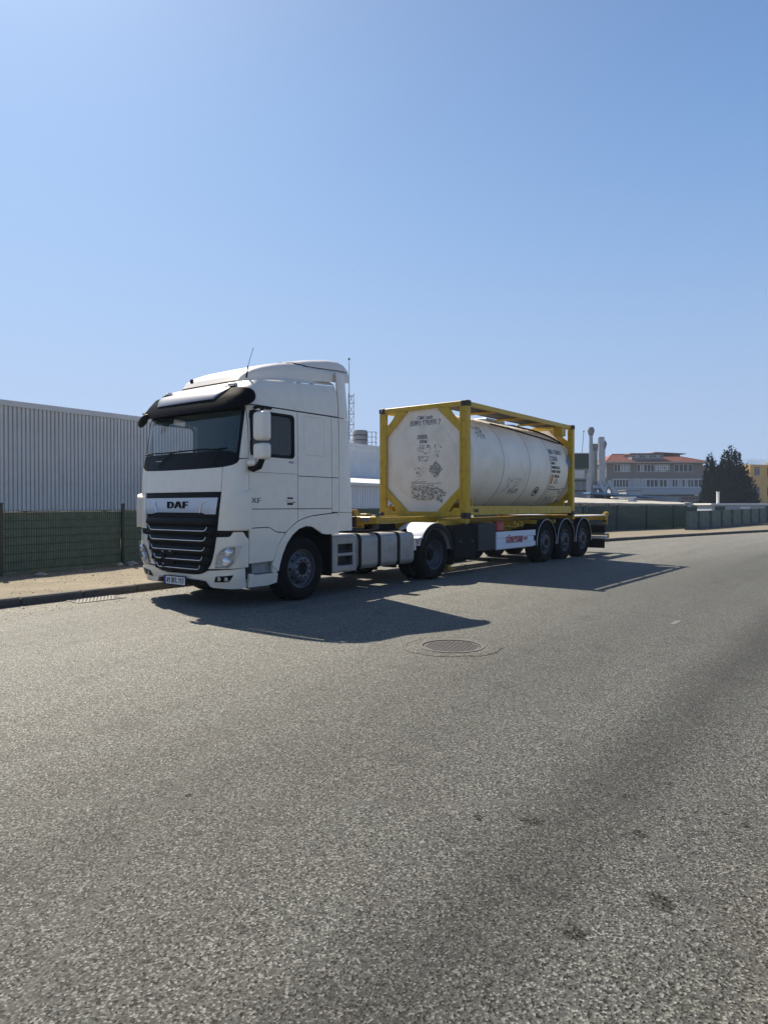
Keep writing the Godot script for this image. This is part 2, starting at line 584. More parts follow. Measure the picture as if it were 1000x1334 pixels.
func build_setting() -> void:
	var st := mb()
	st.set_smooth_group(0)
	quad(st, Vector3(-900, -0.04, -1400), Vector3(1200, -0.04, -1400), Vector3(1200, -0.04, 300), Vector3(-900, -0.04, 300))
	structure("ground", st, M.soil)
	# the road: one sheet, wear, dust and a painted light gradient in the vertex colours
	var ss: Array[float] = []
	var s := -30.0
	while s < 220.0:
		ss.append(s)
		s += 0.2 if s > -8.0 and s < 6.0 else (0.5 if s < 20.0 else (1.5 if s < 60.0 else 8.0))
	var big := FastNoiseLite.new()
	big.seed = 11
	big.frequency = 0.35
	big.fractal_octaves = 4
	var streak := FastNoiseLite.new()
	streak.seed = 12
	streak.frequency = 0.5
	var spots := FastNoiseLite.new()
	spots.seed = 13
	spots.frequency = 2.2
	spots.fractal_octaves = 2
	var nl := 84
	var pos := PackedVector3Array()
	var col := PackedColorArray()
	var uv := PackedVector2Array()
	var uv2 := PackedVector2Array()
	var nor := PackedVector3Array()
	var tan := PackedFloat32Array()
	var idx := PackedInt32Array()
	for i in ss.size():
		var k := kerb_l(ss[i])
		for j in nl + 1:
			var l := lerpf(k - 0.02, k + 17.0, float(j) / nl)
			var d := l - k
			var p := ground_at(ss[i], l)
			pos.append(p)
			uv.append(Vector2(p.x, p.z) / 2.3)
			uv2.append(Vector2(p.x * 0.8 + p.z * 0.6, p.z * 0.8 - p.x * 0.6) / 1.63)
			nor.append(Vector3.UP)
			tan.append_array(PackedFloat32Array([1, 0, 0, 1]))
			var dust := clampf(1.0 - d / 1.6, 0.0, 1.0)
			var lane := smoothstep(3.5, 8.2, d)  # lane wear, plus grazing-light brightness towards the kerb painted into the colour
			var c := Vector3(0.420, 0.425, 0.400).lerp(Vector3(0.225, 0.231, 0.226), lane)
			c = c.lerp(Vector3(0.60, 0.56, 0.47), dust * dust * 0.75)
			var wob := streak.get_noise_2d(ss[i] * 0.35, l * 0.3) * 0.16
			var b1 := exp(-pow((l + wob - 7.58) / 0.30, 2.0))
			var b2 := exp(-pow((l + wob - 5.75) / 0.5, 2.0)) * 0.35
			var b3 := exp(-pow((l + wob - 9.6) / 0.4, 2.0)) * 0.4
			c *= 1.0 - 0.55 * b1 * (0.85 + 0.3 * big.get_noise_2d(ss[i] * 0.4, l)) - 0.2 * b2 - 0.25 * b3
			if l > 8.0:
				c = c.lerp(Vector3(0.305, 0.300, 0.262), smoothstep(8.0, 8.9, l) * 0.8)
			c *= 1.0 + 0.07 * big.get_noise_2d(ss[i] * 0.5, l * 1.6) + 0.17 * streak.get_noise_2d(ss[i] * 0.12, l * 3.4)
			var sp := spots.get_noise_2d(ss[i], l)
			c *= 1.0 - 0.18 * smoothstep(0.46, 0.62, sp)
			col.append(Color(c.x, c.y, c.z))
	for i in ss.size() - 1:
		for j in nl:
			var a := i * (nl + 1) + j
			idx.append_array(PackedInt32Array([a, a + nl + 1, a + 1, a + 1, a + nl + 1, a + nl + 2]))
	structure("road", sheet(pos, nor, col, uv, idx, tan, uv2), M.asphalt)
	# trodden sandy verge from the kerb to beyond the fences
	pos = PackedVector3Array()
	col = PackedColorArray()
	uv = PackedVector2Array()
	nor = PackedVector3Array()
	idx = PackedInt32Array()
	var ds := [0.13, 0.3, 0.5, 0.8, 1.1, 1.5, 1.9, 2.3, 2.7, 3.1, 3.5, 3.9, 4.3, 4.8, 5.5, 7.0, 10.0, 16.0, 30.0, 70.0]
	for i in ss.size():
		var k := kerb_l(ss[i])
		for j in ds.size():
			var l: float = k - ds[j]
			var p := ground_at(ss[i], l, 0.122)
			if j > 0:
				p.y += 0.02 * big.get_noise_2d(ss[i] * 2.0, l * 2.0)
			pos.append(p)
			uv.append(Vector2(p.x, p.z) / 1.6)
			nor.append((Vector3.UP + Vector3(streak.get_noise_2d(p.x * 4.0, p.z * 4.0), 0, streak.get_noise_2d(p.x * 4.0 + 50.0, p.z * 4.0)) * 0.25).normalized())
			var c := Vector3(0.56, 0.545, 0.485) * (1.0 + 0.22 * big.get_noise_2d(ss[i] * 2.5, l * 2.5))
			c = c.lerp(Vector3(0.30, 0.27, 0.22), clampf((ds[j] - 3.0) / 2.0, 0.0, 0.7))
			col.append(Color(c.x, c.y, c.z))
	var n := ds.size()
	for i in ss.size() - 1:
		for j in n - 1:
			var a := i * n + j
			idx.append_array(PackedInt32Array([a, a + 1, a + n, a + 1, a + n + 1, a + n]))
	structure("pavement", sheet(pos, nor, col, uv, idx), M.sand)
	# kerb stones
	var kerb := Node3D.new()
	kerb.name = "kerb"
	add_child(kerb)
	kerb.set_meta("kind", "structure")
	var shapes: Array[ArrayMesh] = []
	for k in 4:
		st = mb()
		box(st, Vector3(0, 0.0, 0), Vector3(0.14 + 0.004 * k, 0.25, 0.985), Basis(), 0.012 + 0.004 * k)
		shapes.append(done(st))
	s = -14.0
	while s < 62.0:
		var a := ground_at(s, kerb_l(s))
		var b := ground_at(s + 1.0, kerb_l(s + 1.0))
		var o := part(kerb, "kerb_stone", shapes[rng.randi() % 4], M.kerb_concrete)
		var z := (b - a).normalized()
		var x := Vector3.UP.cross(z)
		o.transform = Transform3D(Basis(x, Vector3.UP, z), (a + b) * 0.5 + x * (0.07 + rng.randf_range(-0.006, 0.006)) + Vector3(0, 0.002 + rng.randf_range(-0.005, 0.006), 0))
		o.rotate_object_local(Vector3.UP, rng.randf_range(-0.008, 0.008))
		s += 1.0

func sheet(pos: PackedVector3Array, nor: PackedVector3Array, col: PackedColorArray, uv: PackedVector2Array, idx: PackedInt32Array, tan := PackedFloat32Array(), uv2 := PackedVector2Array()) -> ArrayMesh:
	var a := []
	a.resize(Mesh.ARRAY_MAX)
	a[Mesh.ARRAY_VERTEX] = pos
	a[Mesh.ARRAY_NORMAL] = nor
	a[Mesh.ARRAY_COLOR] = col
	a[Mesh.ARRAY_TEX_UV] = uv
	a[Mesh.ARRAY_INDEX] = idx
	if uv2.size():
		a[Mesh.ARRAY_TEX_UV2] = uv2
	if tan.size():
		a[Mesh.ARRAY_TANGENT] = tan
	var m := ArrayMesh.new()
	m.add_surface_from_arrays(Mesh.PRIMITIVE_TRIANGLES, a)
	return m

# ------------------------------------------------------------------ fences
func path_point(path: Array, dist: float) -> Array:
	for i in path.size() - 1:
		var a := Vector3(path[i][0], 0, path[i][1])
		var b := Vector3(path[i + 1][0], 0, path[i + 1][1])
		var len := a.distance_to(b)
		if dist <= len or i == path.size() - 2:
			return [a.lerp(b, dist / len), (b - a).normalized()]
		dist -= len
	return []

func make_mesh_panel(w: float, sd: int) -> Node3D:
	var t := thing("fence_panel", "", "fence", Vector3.ZERO, 0.0, "green mesh fence panels along the verge")
	var st := mb()
	box(st, Vector3(-0.05, 0.70, 0), Vector3(0.07, 1.42, 0.07), Basis(), 0.006)
	var post := part(t, "post", st, M.fence_green)
	st = mb()
	box(st, Vector3(-0.05, 1.425, 0), Vector3(0.085, 0.03, 0.085), Basis(), 0.008)
	part(post, "post_cap", st, M.fence_green)
	# welded wires, too fine to pick out one by one
	st = mb()
	var z := 0.06
	while z < w - 0.03:
		tube(st, [Vector3(-0.035, 0.06, z), Vector3(-0.035, 1.30, z)], 0.006, 3, false)
		z += 0.055
	for k in 8:
		var y := 0.09 + k * 0.165
		tube(st, [Vector3(-0.041, y, 0.0), Vector3(-0.041, y, w)], 0.0065, 3, false)
	part(t, "wire_mesh", st, M.fence_green)
	st = mb()
	var rows := []
	var wav := FastNoiseLite.new()
	wav.seed = sd
	wav.frequency = 0.9
	for i in 17:
		var row := PackedVector3Array()
		for k in 41:
			var zz := w * k / 40.0
			var top := 1.265 + 0.018 * wav.get_noise_1d(zz * 3.0 + 30.0)
			var y := lerpf(-0.02 + 0.03 * wav.get_noise_1d(zz * 2.0), top, i / 16.0)
			row.append(Vector3(0.022 + 0.035 * wav.get_noise_2d(zz * 1.3, y * 1.8), y, zz))
		rows.append(row)
	grid(st, rows)
	part(t, "netting", st, M.net_green)
	st = mb()
	var pts := []
	for k in 24:
		var zz := w * k / 23.0
		pts.append(Vector3(-0.01, 1.268 + 0.018 * wav.get_noise_1d(zz * 3.0 + 30.0) - 0.012 * sin(PI * fmod(zz, 0.6) / 0.6), zz))
	tube(st, pts, 0.013, 5, false)
	part(t, "tie_cord", st, M.dark_green)
	return t

func place_along(o: Node3D, at: Vector3, dir: Vector3) -> void:
	o.position = at
	o.rotation.y = atan2(dir.x, dir.z)

func build_fences() -> void:
	var path := [[-10.4, -8.0], [-7.54, -13.3], [-6.14, -15.9], [-3.9, -19.9], [-1.0, -24.3], [3.0, -29.3], [7.0, -33.3], [11.0, -36.4]]
	var w := 2.95
	var protos: Array[Node3D] = []
	for k in 3:
		protos.append(make_mesh_panel(w, 70 + k))
	var start := 6.02 - w * 2.0
	var names := ["mesh fence panel running out of the frame at the left edge, dark netting behind wires", "wide green mesh fence panel at the far left below the grey cladding", "green mesh fence panel just left of the lorry's front bumper, behind its far corner"]
	var i := 0
	while start + i * w < 45.0:
		var p := path_point(path, maxf(start + i * w, 0.0))
		var o: Node3D = protos[i] if i < 3 else copy_of(protos[i % 3], Vector3.ZERO, 0.0)
		place_along(o, p[0] + Vector3(0, 0.12, 0), p[1])
		if i < 3:
			o.set_meta("label", names[i])
		elif i == 6:
			o.set_meta("label", "green mesh fence panel seen through the gap between cab and tank container")
		else:
			o.set_meta("label", "green mesh fence panel mostly hidden behind the parked lorry")
		i += 1
	# taller solid green hoarding panels to the right of the trailer
	var first := make_hoarding(1.95, 1.36)
	var hp := [[9.2, -34.4], [11.19, -36.63], [16.4, -42.3], [21.9, -48.3]]
	i = 0
	while i < 10:
		var p := path_point(hp, i * 1.95)
		var o: Node3D = first if i == 0 else copy_of(first, Vector3.ZERO, 0.0)
		place_along(o, p[0] + Vector3(0, 0.10 + 0.002 * i, 0), p[1])
		o.set_meta("label", ["green sheet hoarding panel nearest the trailer's tail, partly behind it", "second green hoarding panel from the trailer's tail, under the pale roof", "third green hoarding panel from the trailer's tail", "fourth green hoarding panel from the trailer's tail", "fifth green hoarding panel counted from the trailer's tail", "sixth green hoarding panel counted from the trailer's tail", "seventh green hoarding panel counted from the trailer's tail", "eighth green hoarding panel, near the white post end", "ninth green hoarding panel, last but one before the white end post", "last green hoarding panel at the end of the pale roof"][i])
		i += 1
	var low := make_hoarding(2.3, 1.06)
	low.set_meta("group", "low green hoarding panels at the right edge")
	var lp := [[17.0, -38.3], [22.0, -43.9], [29.5, -52.2], [48.0, -73.0]]
	i = 0
	while i < 11:
		var p := path_point(lp, i * 2.3)
		var o: Node3D = low if i == 0 else copy_of(low, Vector3.ZERO, 0.0)
		place_along(o, p[0] + Vector3(0, 0.10 + 0.015 * i, 0), p[1])
		o.set_meta("label", "first low green hoarding panel, in front of the white end post" if i == 0 else ("low green hoarding panel number %s right of the white end post" % ["one", "two", "three", "four", "five", "six", "seven", "eight", "nine", "ten"][i - 1]))
		i += 1
	var t := thing("end_post", "short white square post between the two green hoardings", "post", Vector3(21.3, 0.1, -47.6), 0.7)
	var st := mb()
	box(st, Vector3(0, 0.78, 0), Vector3(0.42, 1.56, 0.30), Basis(), 0.02)
	part(t, "shaft", st, M.wall_white)
	st = mb()
	box(st, Vector3(0, 1.60, 0), Vector3(0.5, 0.07, 0.38), Basis(), 0.015)
	part(t, "cap", st, M.roof_white)

func make_hoarding(w: float, h: float) -> Node3D:
	var t := thing("hoarding_panel", "", "fence", Vector3.ZERO, 0.0, "green hoarding panels beyond the trailer")
	var st := mb()
	box(st, Vector3(-0.03, h * 0.5, 0), Vector3(0.05, h + 0.05, 0.05), Basis(), 0.006)
	part(t, "post", st, M.fence_green)
	st = mb()
	var rows := []
	for i in 9:
		var row := PackedVector3Array()
		for k in 33:
			var z := w * k / 32.0
			row.append(Vector3(0.02 * sin(z * 7.0) * 0.5 + 0.012 * sin(i * 1.3 + z * 3.0), lerpf(0.04, h, i / 8.0), z))
		rows.append(row)
	grid(st, rows)
	part(t, "sheet", st, M.hoarding_green)
	st = mb()
	beam(st, Vector3(0.035, h, 0), Vector3(0.035, h, w), 0.03, 0.04)
	part(t, "rail", st, M.fence_green)
	st = mb()
	beam(st, Vector3(0.035, 0.08, 0), Vector3(0.035, 0.08, w), 0.03, 0.04)
	part(t, "rail", st, M.fence_green)
	st = mb()
	beam(st, Vector3(0.0, 0.0, 0), Vector3(0.0, 0.0, w), 0.12, 0.12, Vector3.UP, 0.01)
	part(t, "footing", st, M.kerb_concrete)
	return t

# ------------------------------------------------------------------ sheds on the left
func ribbed_sheet(w: float, h: float, ribs: int) -> ArrayMesh:
	var st := mb()
	var prof: Array[Vector2] = []
	var pw := w / ribs
	for k in ribs:
		var z := k * pw
		prof.append(Vector2(z, 0.0))
		prof.append(Vector2(z + pw * 0.34, 0.0))
		prof.append(Vector2(z + pw * 0.38, 0.10))
		prof.append(Vector2(z + pw * 0.96, 0.10))
	prof.append(Vector2(w, 0.0))
	st.set_smooth_group(-1)
	for k in prof.size() - 1:
		var a := prof[k]
		var b := prof[k + 1]
		quad(st, Vector3(-a.y, 0, a.x), Vector3(-b.y, 0, b.x), Vector3(-b.y, h, b.x), Vector3(-a.y, h, a.x))
	return done(st)

func build_sheds() -> void:
	var dir := Vector3(0.571, 0, -0.821)
	var turn := atan2(dir.x, dir.z)
	var o0 := Vector3(-16.97, 0, -30.0) - dir * 9.0
	var b := thing("warehouse", "long grey warehouse clad in vertical ribbed sheets behind the mesh fence", "warehouse", o0, turn)
	# local z runs along the wall, local x = away to the right hand seen along z: +x faces the road
	var sgn := 1.0
	var face := Vector3(sin(turn + PI / 2), 0, cos(turn + PI / 2))
	if face.dot(Vector3(0.82, 0, 0.57)) < 0.0:
		sgn = -1.0
	var shape := ribbed_sheet(0.97, 6.0, 5)
	var shape2 := ribbed_sheet(0.97, 6.0, 4)
	for k in 54:
		var pale := k > 30
		var o := part(b, "cladding_sheet", shape2 if pale else shape, M.cladding_pale if pale else M.cladding_grey)
		o.position = Vector3(sgn * 0.0, 0, k * 0.97)
		if sgn < 0.0:
			pass
	var st := mb()
	box(st, Vector3(-sgn * 9.06, 3.0, 26.2), Vector3(18.0, 5.96, 52.3))
	part(b, "wall", st, M.cladding_grey)
	st = mb()
	box(st, Vector3(sgn * 0.06, 6.07, 13.5), Vector3(0.20, 0.26, 27.4), Basis(), 0.01)
	part(b, "eave_trim", st, M.cladding_grey)
	st = mb()
	box(st, Vector3(sgn * 0.06, 6.07, 40.0), Vector3(0.20, 0.26, 25.2), Basis(), 0.01)
	part(b, "eave_trim", st, M.roof_white)
	st = mb()
	prism(st, PackedVector2Array([Vector2(0, 6.0), Vector2(-sgn * 9.0, 6.22), Vector2(-sgn * 18.0, 6.0)]), 52.0, Transform3D(Basis(), Vector3(-sgn * 0.06, 0, 26.2)))
	part(b, "roof", st, M.roof_white)
	st = mb()
	for k in 60:
		box(st, Vector3(sgn * 0.105, 2.55 + 0.02 * (k % 2), 0.3 + k * 0.9), Vector3(0.02, 0.02, 0.02))
	part(b, "screws", st, M.dark_grey).set_meta("kind", "stuff")
	# low annex with a white lean-to roof
	var a0 := Vector3(-1.1, 0, -42.0) - dir * 9.0
	var a := thing("annex", "low ribbed annex with a white lean-to roof behind the gap between cab and tank", "shed", a0, turn)
	var sh := ribbed_sheet(0.97, 2.75, 4)
	for k in 20:
		part(a, "cladding_sheet", sh, M.cladding_pale).position = Vector3(0, 0, k * 0.97)
	st = mb()
	box(st, Vector3(-sgn * 3.56, 1.35, 9.7), Vector3(7.0, 2.7, 19.3))
	part(a, "wall", st, M.cladding_pale)
	st = mb()
	prism(st, PackedVector2Array([Vector2(sgn * 0.25, 2.72), Vector2(sgn * 0.25, 2.90), Vector2(-sgn * 7.4, 3.92), Vector2(-sgn * 7.4, 3.74)]), 19.8, Transform3D(Basis(), Vector3(0, 0, 9.7)))
	part(a, "roof", st, M.roof_white)
	# on the warehouse roof
	var t := thing("roof_tank", "dark round water tank on the warehouse roof beside the railing", "tank", Vector3(-1.95, 6.2, -56.0))
	st = mb()
	lathe(st, [Vector2(0, 0), Vector2(0.62, 0), Vector2(0.62, 1.35), Vector2(0.55, 1.50), Vector2(0, 1.56)], 24, Transform3D(Basis(Vector3.UP, Vector3.LEFT, Vector3.BACK), Vector3.ZERO))
	part(t, "vessel", st, M.wall_grey)
	st = mb()
	for k in 3:
		lathe(st, [Vector2(0.62, 0.25 + k * 0.4), Vector2(0.645, 0.27 + k * 0.4), Vector2(0.645, 0.31 + k * 0.4), Vector2(0.62, 0.33 + k * 0.4)], 24, Transform3D(Basis(Vector3.UP, Vector3.LEFT, Vector3.BACK), Vector3.ZERO))
	part(t, "hoops", st, M.dark_grey)
	t = thing("roof_railing", "thin steel railing on the warehouse roof right of the dark tank", "railing", Vector3(-1.34, 6.2, -55.5))
	for x in [0.0, 0.34, 0.68]:
		st = mb()
		tube(st, [Vector3(x, 0, 0), Vector3(x, 1.35, 0)], 0.028, 6)
		part(t, "upright", st, M.mast_steel)
	for y in [0.5, 0.92, 1.33]:
		st = mb()
		tube(st, [Vector3(-0.05, y, 0), Vector3(0.72, y, 0), Vector3(0.72, y, -2.0)], 0.026, 6)
		part(t, "rail", st, M.mast_steel)
	t = thing("lattice_mast", "grey steel lattice mast rising behind the cab's rear edge", "mast", Vector3(-2.62, 6.1, -54.5))
	for x in [-0.22, 0.22]:
		for z in [-0.22, 0.22]:
			st = mb()
			beam(st, Vector3(x, 0, z), Vector3(x, 4.4, z), 0.07, 0.07)
			part(t, "upright", st, M.mast_steel)
	for k in 5:
		var y := 0.2 + k * 0.85
		st = mb()
		for q in [[-0.22, -0.22, 0.22, -0.22], [0.22, -0.22, 0.22, 0.22], [0.22, 0.22, -0.22, 0.22], [-0.22, 0.22, -0.22, -0.22]]:
			beam(st, Vector3(q[0], y, q[1]), Vector3(q[2], y + 0.80, q[3]), 0.035, 0.035)
			beam(st, Vector3(q[0], y, q[1]), Vector3(q[2], y, q[3]), 0.035, 0.035)
		part(t, "bracing", st, M.mast_steel)
	t = thing("aerial_pole", "thin pale aerial pole with a small ball tip above the cab's rear corner", "antenna", Vector3(-2.80, 6.1, -54.8))
	st = mb()
	tube(st, [Vector3.ZERO, Vector3(0, 4.2, 0), Vector3(0, 6.9, 0)], [0.05, 0.045, 0.03], 8)
	part(t, "pole", st, M.galvanised)
	st = mb()
	lathe(st, [Vector2(0, 7.1), Vector2(0.06, 7.14), Vector2(0.085, 7.22), Vector2(0.06, 7.30), Vector2(0, 7.34)], 10, Transform3D(Basis(Vector3.UP, Vector3.LEFT, Vector3.BACK), Vector3.ZERO))
	tube(st, [Vector3(0, 6.9, 0), Vector3(0, 7.12, 0)], 0.012, 5)
	part(t, "tip", st, M.dark_grey)
	st = mb()
	beam(st, Vector3(-0.1, 4.25, 0), Vector3(0.35, 4.25, 0), 0.06, 0.06)
	part(t, "side_arm", st, M.dark_grey)

# ------------------------------------------------------------------ the lorry: s runs back from the front axle, l to the driver's side, y up
const TY := [0.26, 0.45, 0.95, 1.45, 1.95, 2.12, 2.95, 3.10, 3.25, 3.36, 3.45]
const TF := [-1.35, -1.40, -1.44, -1.44, -1.41, -1.39, -1.25, -1.20, -1.12, -1.00, -0.85]
const TW := [1.19, 1.225, 1.245, 1.245, 1.245, 1.245, 1.235, 1.225, 1.205, 1.15, 1.05]
const CD := 0.33
const CN := 4.8
const SEAM := 2.975

var S0 := 0.0
var Y0 := 0.0

func T(s: float, l: float, y: float) -> Vector3:
	return Vector3(l, y - Y0, S0 - s)

func lift(s: float, y: float) -> float:
	return y if y < SEAM else SEAM + (y - SEAM) * (1.0 + 0.21 * (s + 1.0))

func skin_sl(q: float, y: float) -> Vector2:
	var f := table(TY, TF, y)
	var w := table(TY, TW, y)
	var a := minf(absf(q), 1.0) * PI * 0.5
	var l := w * pow(maxf(sin(a), 0.0), 2.0 / CN)
	var s := f + CD * (1.0 - pow(maxf(cos(a), 0.0), 2.0 / CN)) + 0.05 * (l / w) * (l / w)
	if absf(q) > 1.0:
		s += absf(q) - 1.0
	return Vector2(s, l * signf(q))

func skin(q: float, y: float) -> Vector3:
	var p := skin_sl(q, y)
	return T(p.x, p.y, lift(p.x, y))

func q_of_s(s: float, y: float) -> float:
	var lo := 0.02
	var hi := 1.0
	for i in 22:
		var m := (lo + hi) * 0.5
		if skin_sl(m, y).x < s:
			lo = m
		else:
			hi = m
	return lo

func flank(s: float, y: float, sg: float) -> Vector3:
	var end := table(TY, TF, y) + CD + 0.05
	if s >= end:
		return T(s, sg * table(TY, TW, y), lift(s, y))
	return skin(sg * q_of_s(s, y), y)

# half width, in q, of the black grille at height y
const GY := [0.470, 0.50, 0.55, 0.62, 0.72, 0.86, 1.08, 1.40, 1.69]
const GQ := [0.03, 0.085, 0.125, 0.165, 0.20, 0.235, 0.275, 0.312, 0.338]
const DOOR_S := -1.112

func grille_q(y: float) -> float:
	return table(GY, GQ, y)

# wheels -----------------------------------------------------------
func wheel(parent: Node3D, s: float, l: float, y: float, r: float, wid: float, kind: String) -> void:
	# the x axis points outwards from the vehicle
	var sg := signf(l)
	var o := Node3D.new()
	o.name = "wheel"
	parent.add_child(o, true)
	o.position = T(s, l, y)
	if sg < 0.0:
		o.rotation.y = PI
	var key := "%s_%s_%s" % [kind, r, wid]
	if not wheel_shapes.has(key):
		wheel_shapes[key] = wheel_mesh(r, wid, kind)
	var g: Dictionary = wheel_shapes[key]
	part(o, "tyre", g.tyre, M.rubber)
	part(o, "rim", g.rim, M.rim_dark if kind == "drive" else M.rim_steel)
	part(o, "hub", g.hub, M.chassis_black)
	if kind != "drive":
		for k in 10:
			part(o, "hand_hole", g.hole, M.seam).rotation.x = TAU * (k + 0.5) / 10.0
	if kind != "drive":
		for k in 10:
			var a := TAU * (k + 0.5) / 10.0
			part(o, "wheel_nut", g.nut, M.nut_steel).position = Vector3(g.nut_x, cos(a) * 0.142, sin(a) * 0.142)
	else:
		part(o, "rim_flange", g.flange, M.rim_steel)

var wheel_shapes := {}

func wheel_mesh(r: float, w: float, kind: String) -> Dictionary:
	var st := mb()
	# outer face of the rim flange lies at x = 0
	var i := -w
	lathe(st, [Vector2(0.285, -0.03), Vector2(0.30, 0.006), Vector2(0.315, 0.012), Vector2(0.36, 0.034), Vector2(r * 0.82, 0.036), Vector2(r * 0.92, 0.022), Vector2(r - 0.028, 0.006), Vector2(r - 0.006, -0.016), Vector2(r, -0.05),
		Vector2(r, i + 0.06), Vector2(r - 0.006, i + 0.02), Vector2(r - 0.03, i), Vector2(r * 0.82, i - 0.02), Vector2(0.315, i), Vector2(0.285, i + 0.04)], 48)
	# tread grooves
	for k in 4:
		var x := lerpf(-0.075, i + 0.085, k / 3.0)
		lathe(st, [Vector2(r + 0.006, x - 0.022), Vector2(r + 0.007, x + 0.022)], 48)
	for k in 48:
		var a := TAU * k / 48.0
		for e in [-0.035, i + 0.045]:
			box(st, Vector3(e, cos(a) * (r - 0.008), sin(a) * (r - 0.008)), Vector3(0.05, 0.03, 0.030), Basis(Vector3.RIGHT, a))
	var g := {"tyre": done(st)}
	st = mb()
	if kind == "drive":
		lathe(st, [Vector2(0.288, -0.06), Vector2(0.272, -0.09), Vector2(0.262, -0.16), Vector2(0.24, -0.185), Vector2(0.15, -0.19), Vector2(0.12, -0.185), Vector2(0.12, -0.14), Vector2(0.0, -0.135)], 40)
		for k in 10:
			var a := TAU * k / 10.0
			box(st, Vector3(-0.175, cos(a) * 0.168, sin(a) * 0.168), Vector3(0.04, 0.034, 0.034), Basis(Vector3.RIGHT, a), 0.006)
		g.rim = done(st)
		st = mb()
		lathe(st, [Vector2(0.288, -0.07), Vector2(0.284, -0.012), Vector2(0.292, 0.004), Vector2(0.305, 0.007), Vector2(0.308, -0.004)], 48)
		g.flange = done(st)
		st = mb()
		lathe(st, [Vector2(0.118, -0.2), Vector2(0.118, -0.10), Vector2(0.09, -0.08), Vector2(0.0, -0.075)], 24)
		g.hub = done(st)
		return g
	# the disc bulges outwards and is pierced by hand holes
	lathe(st, [Vector2(0.308, -0.006), Vector2(0.304, 0.008), Vector2(0.294, 0.006), Vector2(0.288, -0.02), Vector2(0.276, -0.045), Vector2(0.262, -0.050), Vector2(0.236, -0.040), Vector2(0.206, -0.006), Vector2(0.188, 0.022), Vector2(0.182, 0.034), Vector2(0.174, 0.038), Vector2(0.112, 0.038), Vector2(0.102, 0.034), Vector2(0.100, -0.02)], 56)
	g.rim = done(st)
	st = mb()
	lathe(st, [Vector2(0.101, -0.06), Vector2(0.098, 0.045), Vector2(0.088, 0.056), Vector2(0.05, 0.062), Vector2(0.0, 0.062)] if kind == "trailer" else [Vector2(0.101, -0.06), Vector2(0.094, 0.016), Vector2(0.086, 0.028), Vector2(0.0, 0.030)], 28)
	g.hub = done(st)
	# hand hole: a dark oval well let into the cone of the disc
	st = mb()
	for k in 1:
		var a := 0.0
		var rim2 := PackedVector3Array()
		for q in 13:
			var t := TAU * (q % 12) / 12.0
			var rr := 0.226 + 0.020 * sin(t)
			var aa := a + 0.105 * cos(t)
			var x := lerpf(-0.006, -0.040, clampf((rr - 0.206) / 0.030, 0.0, 1.0)) + 0.0035
			rim2.append(Vector3(x, cos(aa) * rr, sin(aa) * rr))
		var mid := Vector3(-0.022, cos(a) * 0.226, sin(a) * 0.226)
		st.set_smooth_group(-1)
		for q in 12:
			tri(st, mid, rim2[q], rim2[q + 1])
	g.hole = done(st)
	st = mb()
	lathe(st, [Vector2(0.019, -0.01), Vector2(0.019, 0.012), Vector2(0.013, 0.014), Vector2(0.013, 0.032), Vector2(0.0, 0.034)], 6)
	g.nut = done(st)
	g.nut_x = 0.038
	return g

func skin_path(pts: Array, off: float) -> Array:
	var o := []
	for p in pts:
		var a := skin(p[0], p[1])
		var n := (skin(p[0] + 0.004, p[1]) - skin(p[0] - 0.004, p[1])).cross(Vector3.UP).normalized()
		if n.z < 0.0:
			n = -n
		o.append(a + n * off)
	return o

